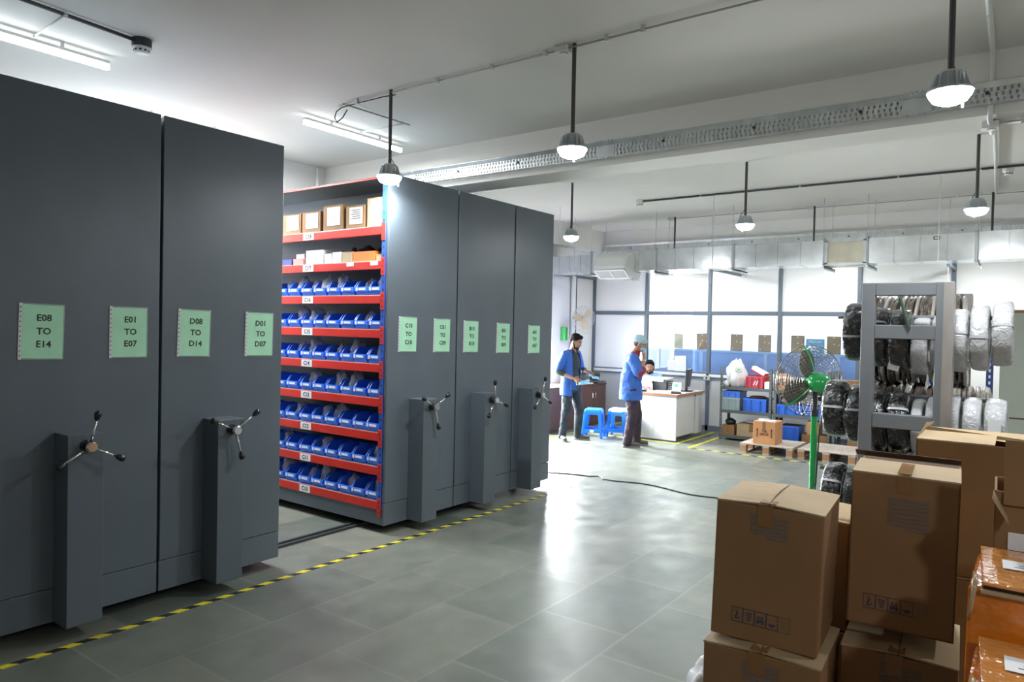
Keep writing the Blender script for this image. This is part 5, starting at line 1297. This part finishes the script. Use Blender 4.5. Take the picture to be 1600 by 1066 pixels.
def shoe(t, p, yaw, pitch=0):
    """p: heel-ankle position on the floor"""
    s = MB(); s.limb((-.02, 0, .062), (.07, 0, .05), .042, .040, 14); s.limb((.07, .0, .046), (.165, .004, .036), .040, .034, 14); s.limb((-.02, 0, .09), (-.01, 0, .115), .040, .040, 12)
    M = Matrix.Translation(Vector(p)) @ Matrix.Rotation(R(yaw), 4, 'Z') @ Matrix.Rotation(R(pitch), 4, 'Y')
    s.xf(Matrix.Diagonal((1, 1.02, 1, 1))); s.xf(M); o = s.build('shoe', SHOE, t); remesh(o, .007, 3)
    b = MB(); pl = []
    for (x, y) in ((-.062, -.022), (-.05, -.04), (.0, -.04), (.06, -.040), (.12, -.046), (.17, -.036), (.198, -.012), (.200, .012), (.175, .036), (.12, .044), (.06, .038), (0, .040), (-.05, .038), (-.062, .02)): pl.append((x, y))
    b.prism(pl, 'z', 0, .022); b.xf(M); b.build('shoe_sole', SOLE, t, bevel=.004)
    l = MB()
    for q in range(4): l.tube([(.045+.02*q, -.02, .087-.006*q), (.05+.02*q, 0, .092-.006*q), (.045+.02*q, .02, .087-.006*q)], .0025, 5)
    l.xf(M); l.build('shoe_laces', SOLE, t)
def shell(rings, a0, a1, n=30, th=.008):
    """garment: rings (z, cx, cy, rx, ry); angle 0 = front (+x)"""
    m_ = MB(); vs = []
    for (z, cx, cy, rx, ry) in rings:
        for i in range(n+1):
            a = R(a0+(a1-a0)*i/n); vs.append((cx+rx*math.cos(a), cy+ry*math.sin(a), z))
    fs = []
    for j in range(len(rings)-1):
        for i in range(n): fs.append((j*(n+1)+i, j*(n+1)+i+1, (j+1)*(n+1)+i+1, (j+1)*(n+1)+i))
    return m_.add(vs, fs)
def person_body(t, J, headmb, gaps=True):
    """one continuous body surface from joints; J is a dict"""
    b = MB(); P_ = {k_: Vector(v) for k_, v in J.items() if len(v) == 3}
    b.v += headmb.v; b.f += headmb.f
    b.limb(P_['neck'], P_['head']+Vector((-.015, 0, -.05)), .056, .052)
    b.ell((P_['chest']), (.105, .155, .16)); b.ell((P_['chest']+P_['pelvis'])/2, (.095, .135, .17)); b.ell(P_['pelvis'], (.10, .15, .12))
    for s in 'RL':
        b.limb(P_['neck']+Vector((-.01, 0, -.03)), P_[s+'sh'], .055, .052); b.limb(P_[s+'sh'], P_[s+'el'], .050, .038); b.limb(P_[s+'el'], P_[s+'wr'], .037, .024)
        hd_ = J.get(s+'hand')
        if hd_: hand(b, P_[s+'wr'], hd_[0], hd_[1], 1.0, hd_[2], hd_[3])
        b.limb(P_[s+'hip'], P_[s+'kn'], .080, .055); b.limb(P_[s+'kn'], P_[s+'an'], .053, .036)
        b.limb(P_[s+'an'], P_[s+'an']+(Vector(J[s+'toe'])-P_[s+'an'])*.25, .032, .022, 10)
    o = b.build('body', SKIN, t); remesh(o, .0065, 2); return o
def trousers(t, J, m_, wl=1.0):
    b = MB(); P_ = {k_: Vector(v) for k_, v in J.items() if len(v) == 3}
    b.ell(P_['pelvis']+Vector((0, 0, .0)), (.125, .168, .13)); 
    for s in 'RL':
        b.limb(P_[s+'hip'], P_[s+'kn'], .098*wl, .073*wl); b.limb(P_[s+'kn'], P_[s+'an']+Vector((0, 0, -.02)), .073*wl, .060*wl, 16)
    o = b.build('trousers', m_, t); remesh(o, .009, 3, .022, .09); return o

# person 1: man holding masks
t = thing('person', 'standing man in open blue overshirt and dark jeans, looking down at light blue masks', 'person', (9.56, 5.86, 0), R(-93))
hc = (.075, .0, 1.545); hm, _ = head(t, hc, 4, 22, beard=True)
J1 = dict(pelvis=(0, 0, .90), chest=(.0, 0, 1.22), neck=(.02, 0, 1.40), head=hc, Rsh=(0, -.175, 1.355), Lsh=(0, .175, 1.355), Rel=(-.06, -.27, 1.08), Lel=(.02, .25, 1.10),
          Rwr=(.19, -.225, .99), Lwr=(.26, .13, 1.07), Rhand=((.82, .25, -.35), (0, .8, -.3), .55, -1), Lhand=((.75, -.2, -.4), (-.1, -.9, -.3), .5, 1),
          Rhip=(0, -.085, .86), Lhip=(0, .085, .86), Rkn=(.01, -.12, .48), Lkn=(.09, .11, .48), Ran=(-.05, -.13, .09), Lan=(.06, .13, .09), Rtoe=(.10, -.16, .03), Ltoe=(.22, .14, .03))
person_body(t, J1, hm); trousers(t, J1, JEANS, .98)
shoe(t, (-.06, -.13, 0), -38); shoe(t, (.06, .13, 0), 22)
b = MB(); b.ell((0.012, 0, 1.20), (.115, .160, .20)); b.ell((.008, 0, .98), (.115, .150, .22)); b.ell((.008, 0, .84), (.118, .158, .11)); b.limb((.0, -.10, 1.355), (.0, .10, 1.355), .065, .065)
for s in (-1, 1): b.limb((-.06 if s < 0 else .02, s*.265, 1.09), (.03 if s < 0 else .10, s*.25 if s < 0 else .215, 1.055 if s < 0 else 1.09), .052, .048)
o = b.build('shirt', SHIRTD, t); remesh(o, .009, 3, .014, .06)
c = MB()
for s in (-1, 1): c.hexa([(.07, s*.005, 1.40), (.09, s*.06, 1.36), (.06, s*.075, 1.40), (.03, s*.06, 1.43)], [(.072, s*.005, 1.412), (.098, s*.06, 1.372), (.068, s*.08, 1.412), (.032, s*.066, 1.442)])
c.build('shirt_collar', SHIRTD, t)
rg = [(.70, .0, 0, .150, .200), (.80, .0, 0, .150, .195), (.90, .0, 0, .146, .188), (1.00, .0, 0, .140, .182), (1.10, .0, 0, .138, .184), (1.20, .0, 0, .140, .190), (1.29, -.002, 0, .136, .190), (1.355, -.006, 0, .120, .175), (1.40, -.010, 0, .098, .130), (1.43, -.012, 0, .080, .085)]
o = shell(rg, 40, 322, 34).build('overshirt', SHIRTB, t, smooth=True, recalc=False)
sm = o.modifiers.new('thickness', 'SOLIDIFY'); sm.thickness = .012
sb = o.modifiers.new('subdiv', 'SUBSURF'); sb.levels = 1; sb.render_levels = 1
tx = bpy.data.textures.new('folds', 'CLOUDS'); tx.noise_scale = .10; dm = o.modifiers.new('folds', 'DISPLACE'); dm.texture = tx; dm.strength = .022; dm.mid_level = .5
b = MB()
for s, el in ((-1, (-.06, -.27, 1.08)), (1, (.02, .25, 1.10))):
    shd = Vector((0, s*.165, 1.345)); e_ = Vector(el); b.limb(shd, shd+(e_-shd)*.84, .066, .064, 16)
o2 = b.build('sleeves', SHIRTB, t); remesh(o2, .009, 3, .016, .08)
MB().box(.0, .008, -.05, .05, 0, .13).build('pocket', SHIRTB, t, loc=(.135, -.12, .80), rot=(0, 0, R(-38)), bevel=.003)
def mask_item(label, loc, rot, flat=True):
    t_ = thing('face_mask', label, 'face mask', loc); t_.rotation_euler = rot
    m_ = MB(); n_ = 8; vs = []
    for j in range(4):
        for i in range(n_+1): vs.append((-.085+.17*i/n_, -.045+.03*j, .006*math.sin(i*1.1)+(.006 if j % 2 else 0)))
    m_.add(vs, [(j*(n_+1)+i, j*(n_+1)+i+1, (j+1)*(n_+1)+i+1, (j+1)*(n_+1)+i) for j in range(3) for i in range(n_)])
    o_ = m_.build('mask_fabric', MASKB, t_, recalc=False); o_.modifiers.new('thickness', 'SOLIDIFY').thickness = .002
    for s in (-1, 1): MB().tube([(s*.085, -.04, 0), (s*.12, -.02, -.01), (s*.12, .02, -.012), (s*.085, .04, 0)], .0015, 4).build('ear_loop', WHITEP, t_)
    return t_
W1 = Matrix.Translation((9.56, 5.86, 0)) @ Matrix.Rotation(R(-93), 4, 'Z')
mask_item('light blue face mask in the right hand of the man in dark jeans', W1 @ Vector((.355, -.16, .935)), (R(35), R(-10), R(-58)))
mask_item('light blue face mask in the left hand of the man in dark jeans', W1 @ Vector((.375, .075, 1.01)), (R(20), R(20), R(-50)))

# person 2: man in hair net
t = thing('person', 'standing man in a blue overshirt, hair net and face mask, hand raised to his chin', 'person', (9.70, 4.86, 0), R(-58))
hc = (.085, 0, 1.54); hm, HM = head(t, hc, -4, 20, hair='net')
J2 = dict(pelvis=(-.02, 0, .90), chest=(-.02, 0, 1.21), neck=(.005, 0, 1.385), head=hc, Rsh=(-.02, -.165, 1.33), Lsh=(-.01, .165, 1.33), Rel=(.06, -.23, 1.09), Lel=(.12, .20, 1.08),
          Rwr=(.150, -.085, 1.315), Lwr=(.15, -.02, 1.15), Rhand=((-.05, .25, .95), (-.8, .5, 0), .85, 1), Lhand=((.1, -.8, .3), (-.8, 0, 0), .6, 1),
          Rhip=(-.02, -.085, .86), Lhip=(-.02, .085, .86), Rkn=(.0, -.10, .48), Lkn=(.08, .10, .48), Ran=(-.07, -.11, .09), Lan=(.08, .12, .09), Rtoe=(.09, -.13, .03), Ltoe=(.24, .13, .03))
person_body(t, J2, hm); trousers(t, J2, TROUP, 1.12)
shoe(t, (-.08, -.11, 0), -4); shoe(t, (.07, .12, 0), 2)
b = MB(); b.ell((-.02, 0, 1.20), (.140, .178, .20)); b.ell((-.025, 0, 1.02), (.148, .180, .22)); b.ell((-.025, 0, .90), (.150, .190, .19)); b.limb((-.02, -.13, 1.315), (-.01, .13, 1.315), .088, .088); b.limb((-.01, 0, 1.33), (.01, 0, 1.375), .085, .070)
sk = MB().lathe([(.001, .70), (.205, .70), (.200, .80), (.190, .95), (.180, 1.10), (.001, 1.10)], (0, 0, 0), 'z', 32); sk.xf(Matrix.Translation((-.025, 0, 0)) @ Matrix.Diagonal((.84, 1.0, 1, 1))); b.v, b.f = (b.add(sk.v, sk.f).v, b.f)
for el, sh in (((.075, -.23, 1.09), (-.02, -.165, 1.31)), ((.12, .20, 1.08), (-.01, .165, 1.31))):
    shd = Vector(sh); e_ = Vector(el); b.limb(shd, shd+(e_-shd)*.80, .078, .076, 16)
o = b.build('overshirt', SHIRTB, t); remesh(o, .010, 4, .030, .10)
b = MB()
for s in (-1, 1): b.limb((.075, -.23, 1.115) if s < 0 else (.12, .20, 1.09), (.125, -.175, 1.165) if s < 0 else (.16, .10, 1.13), .060, .045, 14)
b.ell((.07, .0, 1.12), (.075, .11, .20)); b.limb((.018, 0, 1.365), (.04, 0, 1.415), .078, .062)
o = b.build('tshirt', REDC, t); remesh(o, .009, 3, .012, .06)
mk = MB(); mk.ell((.060, 0, -.052), (.054, .060, .050), 18, 12); mk.xf(HM); o = mk.build('face_mask', MASKB, t); remesh(o, .006, 2)
lp = MB()
for s in (-1, 1): lp.tube([(.07, s*.055, -.03), (.03, s*.072, -.012), (-.008, s*.086, .012)], .002, 5)
lp.xf(HM); lp.build('mask_loop', WHITEP, t)
MB().lathe([(.030, -.006), (.033, 0), (.030, .006), (.027, 0)], n=18, closed=True).build('bracelet', PIPEW, t, loc=(.14, -.10, 1.288), rot=(R(-30), R(-10), 0), smooth=True)

# person 3: seated at the desk
t = thing('person', 'seated man in a pale blue shirt behind the desk looking towards the camera', 'person', (11.58, 5.48, 0), R(-165))
hc = (.10, .02, 1.10); hm, _ = head(t, hc, 6, 8, beard=True)
J3 = dict(pelvis=(-.02, 0, .53), chest=(.02, 0, .84), neck=(.05, .0, 1.00), head=hc, Rsh=(.03, -.17, .95), Lsh=(.03, .17, .95), Rel=(.12, -.25, .72), Lel=(.14, .26, .78), Rwr=(.33, -.16, .80), Lwr=(.36, .19, .80),
          Rhand=((.9, .2, .05), (0, .3, -.9), .45, -1), Lhand=((.8, .2, .1), (0, -.4, -.8), .5, 1), Rhip=(.0, -.09, .53), Lhip=(.0, .09, .53), Rkn=(.30, -.10, .50), Lkn=(.30, .10, .50), Ran=(.28, -.10, .10), Lan=(.28, .10, .10), Rtoe=(.42, -.10, .03), Ltoe=(.42, .10, .03))
person_body(t, J3, hm); trousers(t, J3, JEANS, .95); shoe(t, (.27, -.10, 0), 0); shoe(t, (.27, .10, 0), 0)
b = MB(); b.ell((.02, 0, .84), (.125, .175, .18)); b.ell((.0, 0, .66), (.125, .165, .18)); b.limb((.03, -.12, .94), (.03, .12, .94), .072, .072)
for sh, el, wr in (((.03, -.165, .94), (.12, -.25, .73), (.20, -.22, .75)), ((.03, .165, .94), (.14, .26, .785), (.25, .23, .79))):
    b.limb(sh, el, .064, .055); b.limb(el, wr, .054, .046)
o = b.build('shirt', SHIRTL, t); remesh(o, .009, 3, .014, .07)
MB().box(-.02, .02, -.01, .01, -.04, .04).build('pocket_badge', BLACKM, t, loc=(.145, .09, .86))
W3 = Matrix.Translation((11.58, 5.48, 0)) @ Matrix.Rotation(R(-165), 4, 'Z')
p = W3 @ Vector((.475, .20, .825)); tag(MB().box(-.07, .07, -.035, .035, -.004, .004).build('phone', BLACKP, loc=p, rot=(R(10), R(-15), R(10)), bevel=.003), 'black phone held by the seated man', 'phone')
